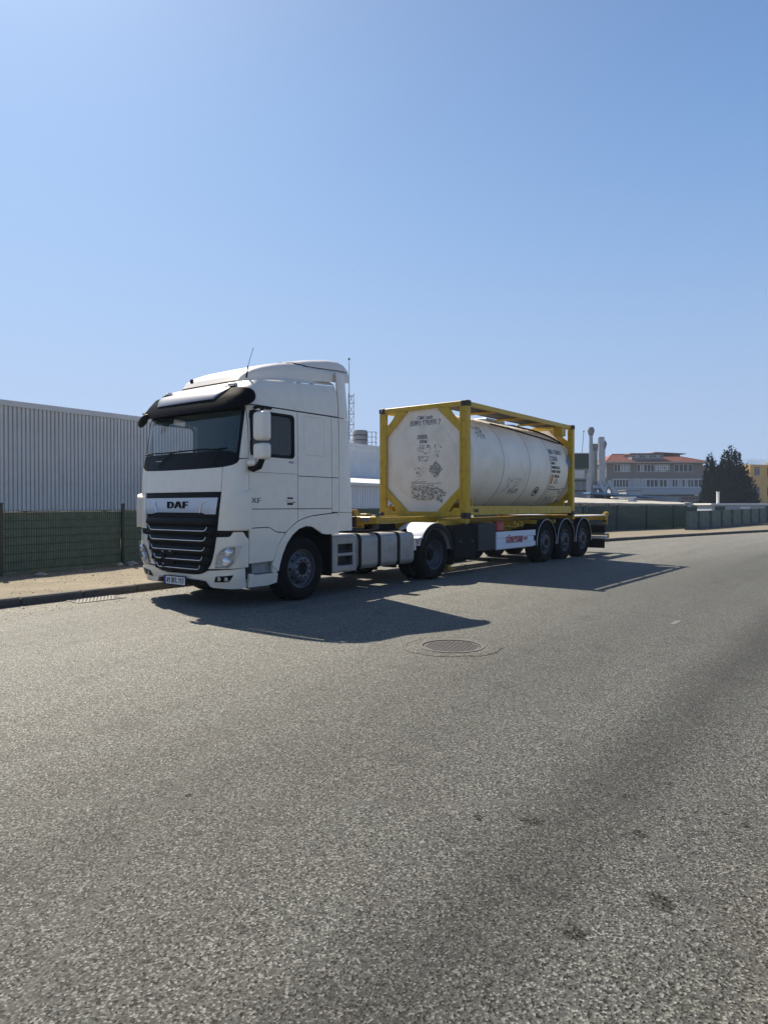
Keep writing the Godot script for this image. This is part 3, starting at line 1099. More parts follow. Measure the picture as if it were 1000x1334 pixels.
func build_tractor() -> void:
	var t := thing("truck_tractor", "white high-roofed truck tractor with dark grille and sun visor, parked at the kerb", "truck", TRUCK_AT, TRUCK_TURN)
	var white: Material = M.white_paint
	var fq := func(q: float, y: float) -> Vector3: return skin(q, y)
	var st: SurfaceTool
	# ---- dark inner shell, seen in the joints between the panels
	st = mb()
	panel(st, fq, -1.0, 1.0, 0.42, 2.10, 40, 6, 0.0, -0.035)
	for sg in [-1.0, 1.0]:
		var fs := func(s: float, y: float) -> Vector3: return flank(s, y, sg)
		panel(st, fs, -1.04, 1.08, [[-1.04, 0.75], [-0.56, 0.75], [-0.4, 1.10], [-0.1, 1.26], [0.3, 1.36], [1.08, 1.38]], 2.18, 20, 3, 0.0, -0.03)
		panel(st, fs, -0.16, 1.02, 2.18, 3.02, 6, 3, 0.0, -0.03)
		panel(st, fs, -1.0, 1.0, 2.90, 3.30, 10, 3, 0.0, -0.03)
	# firewall, floor and back wall of the cab
	box(st, T(-0.10, 0, 1.16), Vector3(2.36, 0.06, 1.9))
	box(st, T(0.80, 0, 2.2), Vector3(2.34, 2.2, 0.04))
	part(t, "inner_shell", st, M.seam)
	# ---- front panels
	st = mb()
	panel(st, fq, -0.338, 0.338, 1.70, [[-0.34, 2.055], [0.0, 2.04], [0.34, 2.055]], 24, 6, 0.03, 0.0)
	part(t, "front_hood", st, white)
	for sg in [-1.0, 1.0]:
		var fs := func(s: float, y: float) -> Vector3: return flank(s, y, sg)
		# corner between hood or grille and door
		var fc := func(a: float, y: float) -> Vector3: return skin(sg * lerpf(grille_q(y) + 0.010, q_of_s(DOOR_S - 0.008, y), a), y)
		st = mb()
		panel(st, fc, 0.0, 1.0, 1.135, [[0.0, 2.056], [0.3, 2.080], [0.5, 2.112], [0.60, 2.165], [1.0, 2.175]], 20, 12, 0.03)
		part(t, "corner_panel", st, white)
		# raised air vane on the corner
		var fv := func(a: float, y: float) -> Vector3: return skin(sg * lerpf(0.545, q_of_s(DOOR_S - 0.012, y), a), y)
		st = mb()
		panel(st, fv, 0.0, 1.0, [[0.0, 1.17], [0.15, 1.15], [1.0, 1.16]], [[0.0, 1.63], [0.2, 1.66], [1.0, 1.715]], 10, 8, 0.075, 0.068)
		part(t, "corner_vane", st, white)
		# windscreen pillar
		var fp := func(a: float, y: float) -> Vector3: return skin(sg * lerpf(0.690, q_of_s(DOOR_S - 0.008, y), a), y)
		st = mb()
		panel(st, fp, 0.0, 1.0, 2.183, SEAM - 0.01, 5, 8, 0.04)
		part(t, "windscreen_pillar", st, white)
		# headlamp corner of the bumper
		st = mb()
		panel(st, fc, 0.0, 1.0, [[0.0, 0.565], [0.2, 0.575], [1.0, 0.605]], [[0.0, 1.035], [0.36, 1.045], [0.46, 1.118], [0.86, 1.118], [1.0, 1.0]], 18, 10, 0.03, 0.0)
		part(t, "bumper_corner", st, white)
		make_headlight(t, sg)
		build_flank(t, sg, white, fs)
	st = mb()
	panel(st, fq, -0.905, 0.905, [[-0.9, 0.300], [-0.5, 0.285], [-0.16, 0.285], [-0.12, 0.37], [-0.06, 0.405], [0.06, 0.405], [0.12, 0.37], [0.16, 0.285], [0.5, 0.285], [0.9, 0.300]],
		[[-0.9, 0.595], [-0.345, 0.558], [-0.13, 0.535], [-0.085, 0.485], [-0.03, 0.462], [0.03, 0.462], [0.085, 0.485], [0.13, 0.535], [0.345, 0.558], [0.9, 0.595]], 60, 6, 0.05, 0.004)
	part(t, "bumper", st, white)
	st = mb()
	tube(st, skin_path([[-0.155, 0.30], [-0.135, 0.34], [-0.112, 0.385], [-0.06, 0.395], [0.0, 0.397], [0.06, 0.395], [0.112, 0.385], [0.135, 0.34], [0.155, 0.30]], -0.002), 0.014, 6)
	part(t, "bumper_trim", st, M.satin_chrome)
	st = mb()
	panel(st, fq, -0.16, 0.16, 0.27, 0.42, 12, 2, 0.0, -0.05)
	box(st, T(-1.12, 0, 0.36), Vector3(2.0, 0.16, 0.3))
	part(t, "lower_intake", st, M.black_plastic)
	# ---- grille
	var fg := func(a: float, y: float) -> Vector3: return skin(a * grille_q(y), y)
	st = mb()
	panel(st, fg, -1.0, 1.0, 0.472, 1.690, 30, 14, 0.02, -0.020)
	for sg in [-1.0, 1.0]:
		var fn := func(a: float, y: float) -> Vector3: return skin(sg * lerpf(0.26, 0.93, a), y)
		panel(st, fn, 0.0, 1.0, 1.03, 1.14, 10, 1, 0.0, -0.022)
	var grille := part(t, "grille", st, M.black_plastic)
	for k in 6:
		var y: float = [1.275, 1.145, 1.000, 0.852, 0.708, 0.572][k]
		var e := grille_q(y) * 0.93
		var rows := []
		for c in [[0.052, -0.018], [0.050, 0.004], [0.030, 0.022], [-0.022, 0.042], [-0.050, 0.040], [-0.058, 0.020], [-0.058, -0.018]]:
			var row := PackedVector3Array()
			for i in 25:
				var q := lerpf(-e, e, i / 24.0)
				var fall := smoothstep(1.0, 0.90, absf(q) / e)
				row.append(skin_path([[q, y + c[0]]], -0.018 + (c[1] + 0.018) * fall)[0])
			rows.append(row)
		st = mb()
		grid(st, rows)
		var slat := part(grille, "grille_slat", st, M.black_plastic)
		if k > 0:
			var w: float = [0.0, 0.172, 0.158, 0.142, 0.112, 0.086][k]
			var pts := [[-w, y + 0.042], [-w * 0.96, y + 0.012], [-w * 0.86, y - 0.014]]
			for i in 13:
				pts.append([lerpf(-w * 0.74, w * 0.74, i / 12.0), y - 0.022])
			pts.append_array([[w * 0.86, y - 0.014], [w * 0.96, y + 0.012], [w, y + 0.042]])
			st = mb()
			tube(st, skin_path(pts, 0.046), 0.0085, 6)
			part(grille, "chrome_strip", st, M.chrome)
	# badge bar
	var fb := func(a: float, b: float) -> Vector3: return skin(a * lerpf(0.272, 0.302, b), lerpf(1.392, 1.612, b) - (0.022 if absf(a) > 0.50 else lerpf(0.0, 0.022, smoothstep(0.36, 0.50, absf(a)))) * (1.0 - b))
	st = mb()
	panel(st, fb, -1.0, 1.0, 0.0, 1.0, 36, 6, 0.03, 0.016)
	var bar := part(t, "badge_bar", st, M.satin_chrome)
	for sg in [-1.0, 1.0]:
		st = mb()
		tube(st, skin_path([[sg * 0.085, 1.385], [sg * 0.092, 1.45], [sg * 0.100, 1.52], [sg * 0.118, 1.556], [sg * 0.150, 1.566], [sg * 0.19, 1.572], [sg * 0.235, 1.574]], 0.018), [0.012, 0.011, 0.010, 0.010, 0.008, 0.006, 0.003], 6)
		part(bar, "badge_wing", st, M.chrome)
	var p: Vector3 = skin_path([[0.0, 1.505]], 0.021)[0]
	lettering(bar, "badge_lettering", "DAF", Transform3D(Basis(), p), 0.105, M.black_gloss, 0.50, true, 0.012)
	# towing box in the grille
	st = mb()
	box(st, T(-1.432, -0.25, 0.655), Vector3(0.30, 0.33, 0.05), Basis(), 0.015)
	box(st, T(-1.465, -0.34, 0.72), Vector3(0.09, 0.09, 0.03), Basis(), 0.01)
	var rb := part(t, "grille_box", st, M.black_plastic)
	st = mb()
	for q in [[-0.37, 0.79], [-0.18, 0.80], [-0.35, 0.60]]:
		box(st, T(-1.462, q[0], q[1]), Vector3(0.035, 0.025, 0.014), Basis(), 0.004)
	part(rb, "fixings", st, M.satin_chrome)
	# number plate
	st = mb()
	box(st, T(-1.436, -0.09, 0.352), Vector3(0.54, 0.125, 0.014), Basis(), 0.004)
	var pl := part(t, "number_plate", st, M.white_plastic)
	st = mb()
	box(st, T(-1.440, -0.335, 0.352), Vector3(0.046, 0.118, 0.014))
	part(pl, "country_band", st, M.plate_blue)
	st = mb()
	for q in [[0, 0.0655, 0.55, 0.012], [0, -0.0655, 0.55, 0.012]]:
		box(st, T(-1.437, -0.09, 0.352 + q[1]), Vector3(q[2], q[3], 0.018))
	for x in [-0.273, 0.273]:
		box(st, T(-1.437, -0.09 + x, 0.352), Vector3(0.010, 0.12, 0.018))
	part(pl, "plate_frame", st, M.black_plastic)
	lettering(pl, "plate_lettering", "41 BFL 117", Transform3D(Basis(), T(-1.4445, -0.07, 0.352)), 0.078, M.ink_black, 0.43)
	# ---- windscreen, cowl, wipers
	st = mb()
	panel(st, fq, -0.695, 0.695, [[-0.695, 2.170], [-0.64, 2.118], [-0.50, 2.088], [-0.34, 2.066], [0.0, 2.050], [0.34, 2.066], [0.50, 2.088], [0.64, 2.118], [0.695, 2.170]], [[-0.695, 2.22], [-0.5, 2.28], [-0.3, 2.30], [0.3, 2.30], [0.5, 2.28], [0.695, 2.22]], 56, 4, 0.03, -0.004)
	part(t, "wiper_cowl", st, M.black_gloss)
	var fw := func(a: float, y: float) -> Vector3: return skin(a, y)
	st = mb()
	panel(st, fw, -0.66, 0.66, [[-0.66, 2.20], [-0.5, 2.283], [-0.3, 2.303], [0.3, 2.303], [0.5, 2.283], [0.66, 2.20]], SEAM - 0.05, 40, 12, 0.0, -0.010)
	part(t, "windscreen", st, M.windscreen_glass)
	st = mb()
	for sg in [-1.0, 1.0]:
		var fe := func(a: float, y: float) -> Vector3: return skin(sg * lerpf(0.60 - 0.05 * pow(absf(y - 2.55) / 0.42, 4.0), 0.690, a), y)
		panel(st, fe, 0.0, 1.0, 2.18, SEAM - 0.02, 4, 10, 0.0, -0.005)
	panel(st, fw, -0.66, 0.66, SEAM - 0.09, SEAM, 30, 1, 0.0, -0.004)
	part(t, "windscreen_border", st, M.black_gloss)
	for k in 3:
		var q0: float = [-0.45, -0.12, 0.16][k]
		st = mb()
		tube(st, skin_path([[q0 + 0.03, 2.10], [q0 + 0.05, 2.17], [q0 + 0.10, 2.30], [q0 + 0.12, 2.335]], 0.018), 0.009, 5)
		tube(st, skin_path([[q0 - 0.10, 2.335], [q0, 2.325], [q0 + 0.10, 2.322], [q0 + 0.22, 2.34]], 0.010), 0.010, 5)
		part(t, "wiper", st, M.black_plastic)
	lettering(t, "wiper_mark", "\u2014", Transform3D(Basis(), skin_path([[-0.10, 2.20]], 0.006)[0]), 0.05, M.white_plastic, 0.19)
	# header panel and roof
	st = mb()
	panel(st, fq, -1.0, 1.0, SEAM + 0.008, 3.36, 48, 8, 0.03)
	part(t, "header_panel", st, white)
	st = mb()
	var rows := []
	for j in 33:
		var a := lerpf(-1.0, 1.0, j / 32.0)
		var row := PackedVector3Array()
		var e := skin_sl(a, 3.36)
		for i in 15:
			var u := pow(i / 14.0, 1.5)
			var s := lerpf(e.x, 0.86, u)
			var y := lift(s, 3.36) + 0.17 * smoothstep(0.0, 0.55, u) * (1.0 - pow(absf(e.y) / 1.16, 4.0)) + 0.03 * sqrt(u) * (1.0 - pow(absf(e.y) / 1.16, 6.0))
			row.append(T(s, e.y, y))
		rows.append(row)
	grid(st, rows)
	part(t, "roof", st, white)
	build_roof_gear(t, white)
	build_cab_inside(t)
	build_chassis(t, white)

func make_headlight(t: Node3D, sg: float) -> void:
	var f := func(a: float, b: float) -> Vector3: return skin(sg * a, b)
	var hi := [[0.225, 0.578], [0.235, 0.70], [0.262, 0.78], [0.33, 0.862], [0.42, 0.902], [0.55, 0.918], [0.85, 0.922]]
	var lo := [[0.225, 0.572], [0.43, 0.590], [0.55, 0.622], [0.64, 0.668], [0.74, 0.77], [0.80, 0.86], [0.85, 0.920]]
	var st := mb()
	panel(st, f, 0.225, 0.85, lo, hi, 30, 8, 0.02, 0.005)
	var h := part(t, "headlight", st, M.lamp_pale)
	var hi2 := [[0.245, 0.596], [0.26, 0.70], [0.285, 0.77], [0.35, 0.842], [0.43, 0.878], [0.55, 0.894], [0.66, 0.898]]
	var lo2 := [[0.245, 0.590], [0.43, 0.606], [0.54, 0.636], [0.60, 0.690], [0.645, 0.79], [0.66, 0.896]]
	st = mb()
	panel(st, f, 0.245, 0.66, lo2, hi2, 24, 8, 0.006, 0.0085)
	part(h, "lamp_surround", st, M.black_gloss)
	var ins := func(w: Array, d: float) -> Array:
		var o := []
		for p in w:
			o.append([p[0], p[1] + d])
		return o
	st = mb()
	panel(st, f, 0.268, 0.628, ins.call(lo2, 0.022), ins.call(hi2, -0.022), 22, 8, 0.004, 0.011)
	part(h, "reflector", st, M.lamp_silver)
	for c in [[0.50, 0.815, 0.072], [0.44, 0.680, 0.088]]:
		st = mb()
		var at: Vector3 = skin_path([[sg * c[0], c[1]]], 0.006)[0]
		var n: Vector3 = (skin_path([[sg * c[0], c[1]]], 0.1)[0] - at).normalized()
		var y: Vector3 = n.cross(Vector3.UP).normalized()
		var xf := Transform3D(Basis(n, y, n.cross(y)), at)
		lathe(st, [Vector2(c[2], 0.0), Vector2(c[2], 0.012), Vector2(c[2] * 0.92, 0.018), Vector2(c[2] * 0.86, 0.010)], 24, xf)
		part(h, "lamp_ring", st, M.satin_chrome)
		st = mb()
		lathe(st, [Vector2(c[2] * 0.86, 0.009), Vector2(c[2] * 0.78, 0.022), Vector2(c[2] * 0.5, 0.034), Vector2(0, 0.038)], 24, xf)
		part(h, "lamp_lens", st, M.chrome)
	st = mb()
	for k in 4:
		box(st, skin_path([[sg * (0.272 + 0.024 * k), 0.622]], 0.014)[0], Vector3(0.028, 0.035, 0.02), Basis(), 0.006)
	part(h, "daylight_strip", st, M.lamp_pale)
	st = mb()
	panel(st, f, 0.232, 0.83, ins.call(lo, 0.006), ins.call(hi, -0.006), 26, 6, 0.0, 0.046)
	part(h, "lamp_cover", st, M.lamp_glass)
	# fog lamp
	st = mb()
	panel(st, f, 0.185, 0.66, [[0.185, 0.345], [0.45, 0.355], [0.58, 0.40], [0.66, 0.50]], [[0.185, 0.40], [0.21, 0.47], [0.66, 0.515]], 14, 4, 0.006, 0.0075)
	part(t, "fog_lamp_surround", st, M.white_paint)
	st = mb()
	panel(st, f, 0.215, 0.585, [[0.215, 0.375], [0.46, 0.392], [0.52, 0.425], [0.585, 0.485]], [[0.215, 0.385], [0.245, 0.462], [0.585, 0.495]], 14, 4, 0.01, 0.0125)
	var fl := part(t, "fog_lamp", st, M.black_gloss)
	for q in [0.30, 0.43]:
		st = mb()
		var at: Vector3 = skin_path([[sg * q, 0.425]], 0.012)[0]
		var n: Vector3 = (skin_path([[sg * q, 0.425]], 0.1)[0] - at).normalized()
		var y: Vector3 = n.cross(Vector3.UP).normalized()
		lathe(st, [Vector2(0.036, 0.0), Vector2(0.034, 0.010), Vector2(0.02, 0.016), Vector2(0, 0.018)], 16, Transform3D(Basis(n, y, n.cross(y)), at))
		part(fl, "fog_lens", st, M.lamp_silver)

func build_flank(t: Node3D, sg: float, white: Material, fs: Callable) -> void:
	var arch := [[-0.66, 0.60], [-0.62, 0.68], [-0.56, 0.84], [-0.48, 0.97], [-0.38, 1.08], [-0.26, 1.17], [-0.12, 1.25], [0.02, 1.295], [0.2, 1.33], [0.5, 1.355], [0.85, 1.38], [1.3, 1.40]]
	var opening := [[-0.52, 0.50], [-0.50, 0.60], [-0.45, 0.75], [-0.36, 0.92], [-0.25, 1.04], [-0.10, 1.135], [0.06, 1.175], [0.20, 1.16], [0.38, 1.07], [0.45, 1.035], [0.55, 1.025], [0.84, 1.02]]
	var door_low := [[-1.11, 1.165], [-0.78, 1.172], [-0.70, 1.165], [-0.62, 1.115], [-0.54, 1.090], [-0.42, 1.085], [-0.38, 1.085], [-0.26, 1.175], [-0.12, 1.255]]
	var up := func(w: Array, d: float) -> Array:
		var o := []
		for p in w:
			o.append([p[0], p[1] + d])
		return o
	# door
	var st := mb()
	panel(st, fs, DOOR_S, -0.128, up.call(door_low, 0.008), 1.440, 16, 4, 0.03)
	panel(st, fs, DOOR_S, -0.128, 1.452, 1.985, 12, 4, 0.03)
	panel(st, fs, DOOR_S, -0.128, 1.990, 2.235, 12, 2, 0.03)
	panel(st, fs, DOOR_S, -1.085, 2.235, SEAM - 0.012, 3, 6, 0.03)
	panel(st, fs, -0.20, -0.128, 2.235, SEAM - 0.012, 2, 4, 0.03)
	panel(st, fs, -1.085, -0.20, 2.885, SEAM - 0.012, 12, 2, 0.03)
	var door := part(t, "door", st, white)
	# rounded gasket round the window
	st = mb()
	var outer := rounded(0.905, 0.68, 0.075, 6)
	var inner := rounded(0.815, 0.59, 0.07, 6)
	var rows := [PackedVector3Array(), PackedVector3Array(), PackedVector3Array()]
	for k in outer.size() + 1:
		var a := outer[k % outer.size()]
		var b := inner[k % inner.size()]
		rows[0].append(fs.call(-0.642 + a.x, 2.560 + a.y) + Vector3(sg * 0.004, 0, 0))
		rows[1].append(fs.call(-0.642 + b.x, 2.560 + b.y) + Vector3(sg * 0.006, 0, 0))
		rows[2].append(fs.call(-0.642 + b.x, 2.560 + b.y) + Vector3(-sg * 0.02, 0, 0))
	grid(st, rows)
	part(door, "window_gasket", st, M.black_plastic)
	st = mb()
	panel(st, fs, -1.07, -0.215, 2.25, 2.87, 8, 6, 0.0, -0.014)
	part(door, "window", st, M.side_glass)
	# handle in its recess
	st = mb()
	var hw := rounded(0.215, 0.155, 0.03, 4)
	prism(st, hw, 0.006, Transform3D(Basis(Vector3.BACK * sg, Vector3.UP, Vector3.LEFT * -sg).orthonormalized(), fs.call(-0.268, 1.565) + Vector3(sg * 0.0015, 0, 0)))
	part(door, "handle_recess", st, white)
	st = mb()
	for q in [[-0.295, 1.612, 0.12, 0.024], [-0.295, 1.522, 0.12, 0.030], [-0.215, 1.555, 0.05, 0.03]]:
		box(st, fs.call(q[0], q[1]) + Vector3(sg * 0.007, 0, 0), Vector3(0.014, q[3], q[2]), Basis(), 0.005)
	var hd := part(door, "handle_opening", st, M.black_plastic)
	st = mb()
	box(st, fs.call(-0.275, 1.566) + Vector3(sg * 0.016, 0, 0), Vector3(0.02, 0.034, 0.18), Basis(), 0.008)
	part(door, "handle", st, white)
	if sg > 0.0:
		var face := Basis(Vector3.FORWARD, Vector3.UP, Vector3.RIGHT)
		lettering(door, "model_lettering", "XF", Transform3D(face, fs.call(-0.98, 1.572) + Vector3(0.004, 0, 0)), 0.075, M.ink_mid, 0.19, false, 0.008)
		lettering(door, "size_lettering", "480", Transform3D(face, fs.call(-0.27, 2.165) + Vector3(0.003, 0, 0)), 0.034, M.ink_faint, 0.10, true, 0.004)
	# skirt below the door, with the wheel arch trim
	st = mb()
	panel(st, fs, DOOR_S + 0.005, -0.40, [[-1.11, 0.652], [-0.64, 0.664], [-0.605, 0.72], [-0.55, 0.868], [-0.47, 0.992], [-0.40, 1.070]], up.call(door_low, -0.006), 18, 4, 0.03, -0.004)
	part(t, "step_cover", st, white)
	st = mb()
	var fa := func(a: float, b: float) -> Vector3:
		# a runs along the arch, b from the opening to the outer line
		var k := a * 11.0
		var i := mini(int(k), 10)
		var p0 := Vector2(opening[i][0], opening[i][1]).lerp(Vector2(opening[i + 1][0], opening[i + 1][1]), k - i)
		var p1 := Vector2(arch[i][0], arch[i][1]).lerp(Vector2(arch[i + 1][0], arch[i + 1][1]), k - i)
		if a > 0.85:
			p1.x = lerpf(p1.x, minf(p1.x, 0.845), clampf((a - 0.85) * 20.0, 0.0, 1.0))
		var p := p0.lerp(p1, b)
		return fs.call(p.x, p.y)
	panel(st, fa, 0.0, 1.0, 0.0, 0.985, 44, 4, 0.035, 0.006)
	part(t, "wheel_arch", st, white)
	st = mb()
	rows = [PackedVector3Array(), PackedVector3Array()]
	for i in 41:
		var a := lerpf(-0.15, PI + 0.25, i / 40.0)
		var c := Vector2(-0.02 - cos(a) * 0.575, 0.57 + sin(a) * 0.60)
		rows[0].append(T(c.x, sg * 1.215, c.y))
		rows[1].append(T(c.x, sg * 0.72, c.y))
	grid(st, rows)
	box(st, T(0.68, sg * 0.97, 0.72), Vector3(0.5, 0.78, 0.03))
	part(t, "wheel_well", st, M.black_plastic)
	# step and sill
	st = mb()
	panel(st, fs, DOOR_S + 0.012, -0.535, [[-1.1, 0.302], [-0.7, 0.300], [-0.535, 0.33]], [[-1.1, 0.50], [-1.02, 0.50], [-0.98, 0.47], [-0.535, 0.475]], 10, 4, 0.10, 0.002)
	part(t, "sill", st, white)
	st = mb()
	box(st, T(-0.80, sg * 1.10, 0.57), Vector3(0.10, 0.22, 0.50))
	box(st, T(-0.83, sg * 1.10, 0.478), Vector3(0.22, 0.012, 0.52))
	var step := part(t, "step_recess", st, M.step_grey)
	st = mb()
	for k in 9:
		box(st, T(-1.04 + k * 0.052, sg * 1.115, 0.486), Vector3(0.17, 0.010, 0.018))
	part(step, "tread_ribs", st, M.dark_grey)
	st = mb()
	box(st, T(-0.58, sg * 1.19, 0.585), Vector3(0.06, 0.21, 0.10), Basis(), 0.01)
	part(t, "step_end", st, white)
	# sleeper flank behind the door
	st = mb()
	panel(st, fs, -0.115, 0.665, up.call([[-0.12, 1.25], [0.02, 1.295], [0.2, 1.33], [0.5, 1.355], [0.85, 1.38]], 0.010), 1.440, 12, 2, 0.03)
	part(t, "sleeper_lower_panel", st, white)
	st = mb()
	panel(st, fs, -0.115, 0.665, 1.452, 1.955, 4, 4, 0.03)
	part(t, "locker_flap", st, white)
	st = mb()
	panel(st, fs, -0.115, 0.665, 1.967, SEAM - 0.012, 4, 6, 0.03)
	part(t, "sleeper_side_panel", st, white)
	# blanked side window: a shallow rounded pressing
	st = mb()
	var big := rounded(0.49, 0.64, 0.06, 5)
	var small := rounded(0.465, 0.615, 0.05, 5)
	var tiny := rounded(0.44, 0.59, 0.045, 5)
	rows = [PackedVector3Array(), PackedVector3Array(), PackedVector3Array()]
	for k in big.size() + 1:
		for q in 3:
			var v: Vector2 = [big, small, tiny][q][k % big.size()]
			rows[q].append(fs.call(0.262 + v.x, 2.615 + v.y) + Vector3(sg * [0.0005, 0.009, 0.0005][q], 0, 0))
	grid(st, rows)
	part(t, "window_pressing", st, white)
	st = mb()
	panel(st, fs, 0.678, 0.842, 1.39, 1.955, 2, 4, 0.03)
	panel(st, fs, 0.678, 0.842, 1.967, SEAM - 0.012, 2, 4, 0.03)
	part(t, "rear_pillar_panel", st, white)
	st = mb()
	panel(st, fs, -0.86, 0.842, SEAM + 0.008, 3.36, 24, 6, 0.03)
	part(t, "roof_side_panel", st, white)
	# air fairing behind the cab
	var ff := func(a: float, y: float) -> Vector3: return T(lerpf(0.856, lerpf(1.250, 1.135, smoothstep(1.0, 3.4, y)), a) + (0.05 * (y - 3.0) * a if y > 3.0 else 0.0) * -0.4, sg * (1.242 - (maxf(y - 3.05, 0.0) * 0.09) - 0.05 * a * a), y)
	for seg in [[1.068, 1.372], [1.382, SEAM - 0.012], [SEAM, 3.74]]:
		st = mb()
		panel(st, ff, 0.0, 1.0, seg[0], seg[1], 6, 8, 0.035)
		part(t, "side_fairing", st, white)
	if sg > 0.0:
		make_mirror(t, sg)
	# roof gutter lamp bracket
	st = mb()
	box(st, fs.call(-0.80, 2.945) + Vector3(sg * 0.03, 0, 0), Vector3(0.06, 0.025, 0.20), Basis(), 0.01)
	part(t, "mirror_bracket", st, M.black_plastic)

func make_mirror(t: Node3D, sg: float) -> void:
	var arm := mb()
	tube(arm, [T(-1.10, sg * 1.25, 2.045), T(-1.12, sg * 1.34, 2.03), T(-1.10, sg * 1.44, 2.06), T(-1.08, sg * 1.48, 2.16), T(-1.08, sg * 1.48, 2.30)], [0.04, 0.05, 0.05, 0.045, 0.035], 10)
	tube(arm, [T(-1.0, sg * 1.24, 2.93), T(-1.04, sg * 1.36, 2.935), T(-1.06, sg * 1.46, 2.90), T(-1.06, sg * 1.47, 2.75)], [0.028, 0.028, 0.028, 0.026], 8)
	var a := part(t, "mirror_arm", arm, M.black_plastic)
	var st := mb()
	box(st, T(-1.13, sg * 1.33, 2.115), Vector3(0.17, 0.10, 0.10), Basis(), 0.03)
	part(a, "arm_cover", st, M.white_paint)
	for q in [[2.64, 0.42, 0.055], [2.275, 0.235, 0.05]]:
		# shell: rounded outline, domed to the front
		var rows := []
		var us := [0.0, 0.45, 0.72, 0.88, 0.96, 0.99, 1.0]
		var ks := [1.0, 0.995, 0.97, 0.91, 0.82, 0.72, 0.60]
		for i in 7:
			var ring := PackedVector3Array()
			var o := rounded(0.245, q[1], q[2], 5)
			for p in o.size() + 1:
				var v := o[p % o.size()]
				ring.append(T(-1.02 - 0.135 * us[i], sg * (1.475 + v.x * ks[i]), q[0] + v.y * lerpf(1.0, ks[i], 0.75)))
			rows.append(ring)
		st = mb()
		grid(st, rows)
		st.set_smooth_group(-1)
		var last: PackedVector3Array = rows[6]
		for p in last.size() - 1:
			tri(st, T(-1.156, sg * 1.475, q[0]), last[p], last[p + 1])
		var shell := part(t, "mirror_shell", st, M.white_paint)
		st = mb()
		prism(st, rounded(0.225, q[1] - 0.02, q[2], 4), 0.006, Transform3D(Basis(), T(-1.016, sg * 1.475, q[0])))
		part(shell, "mirror_glass", st, M.chrome)

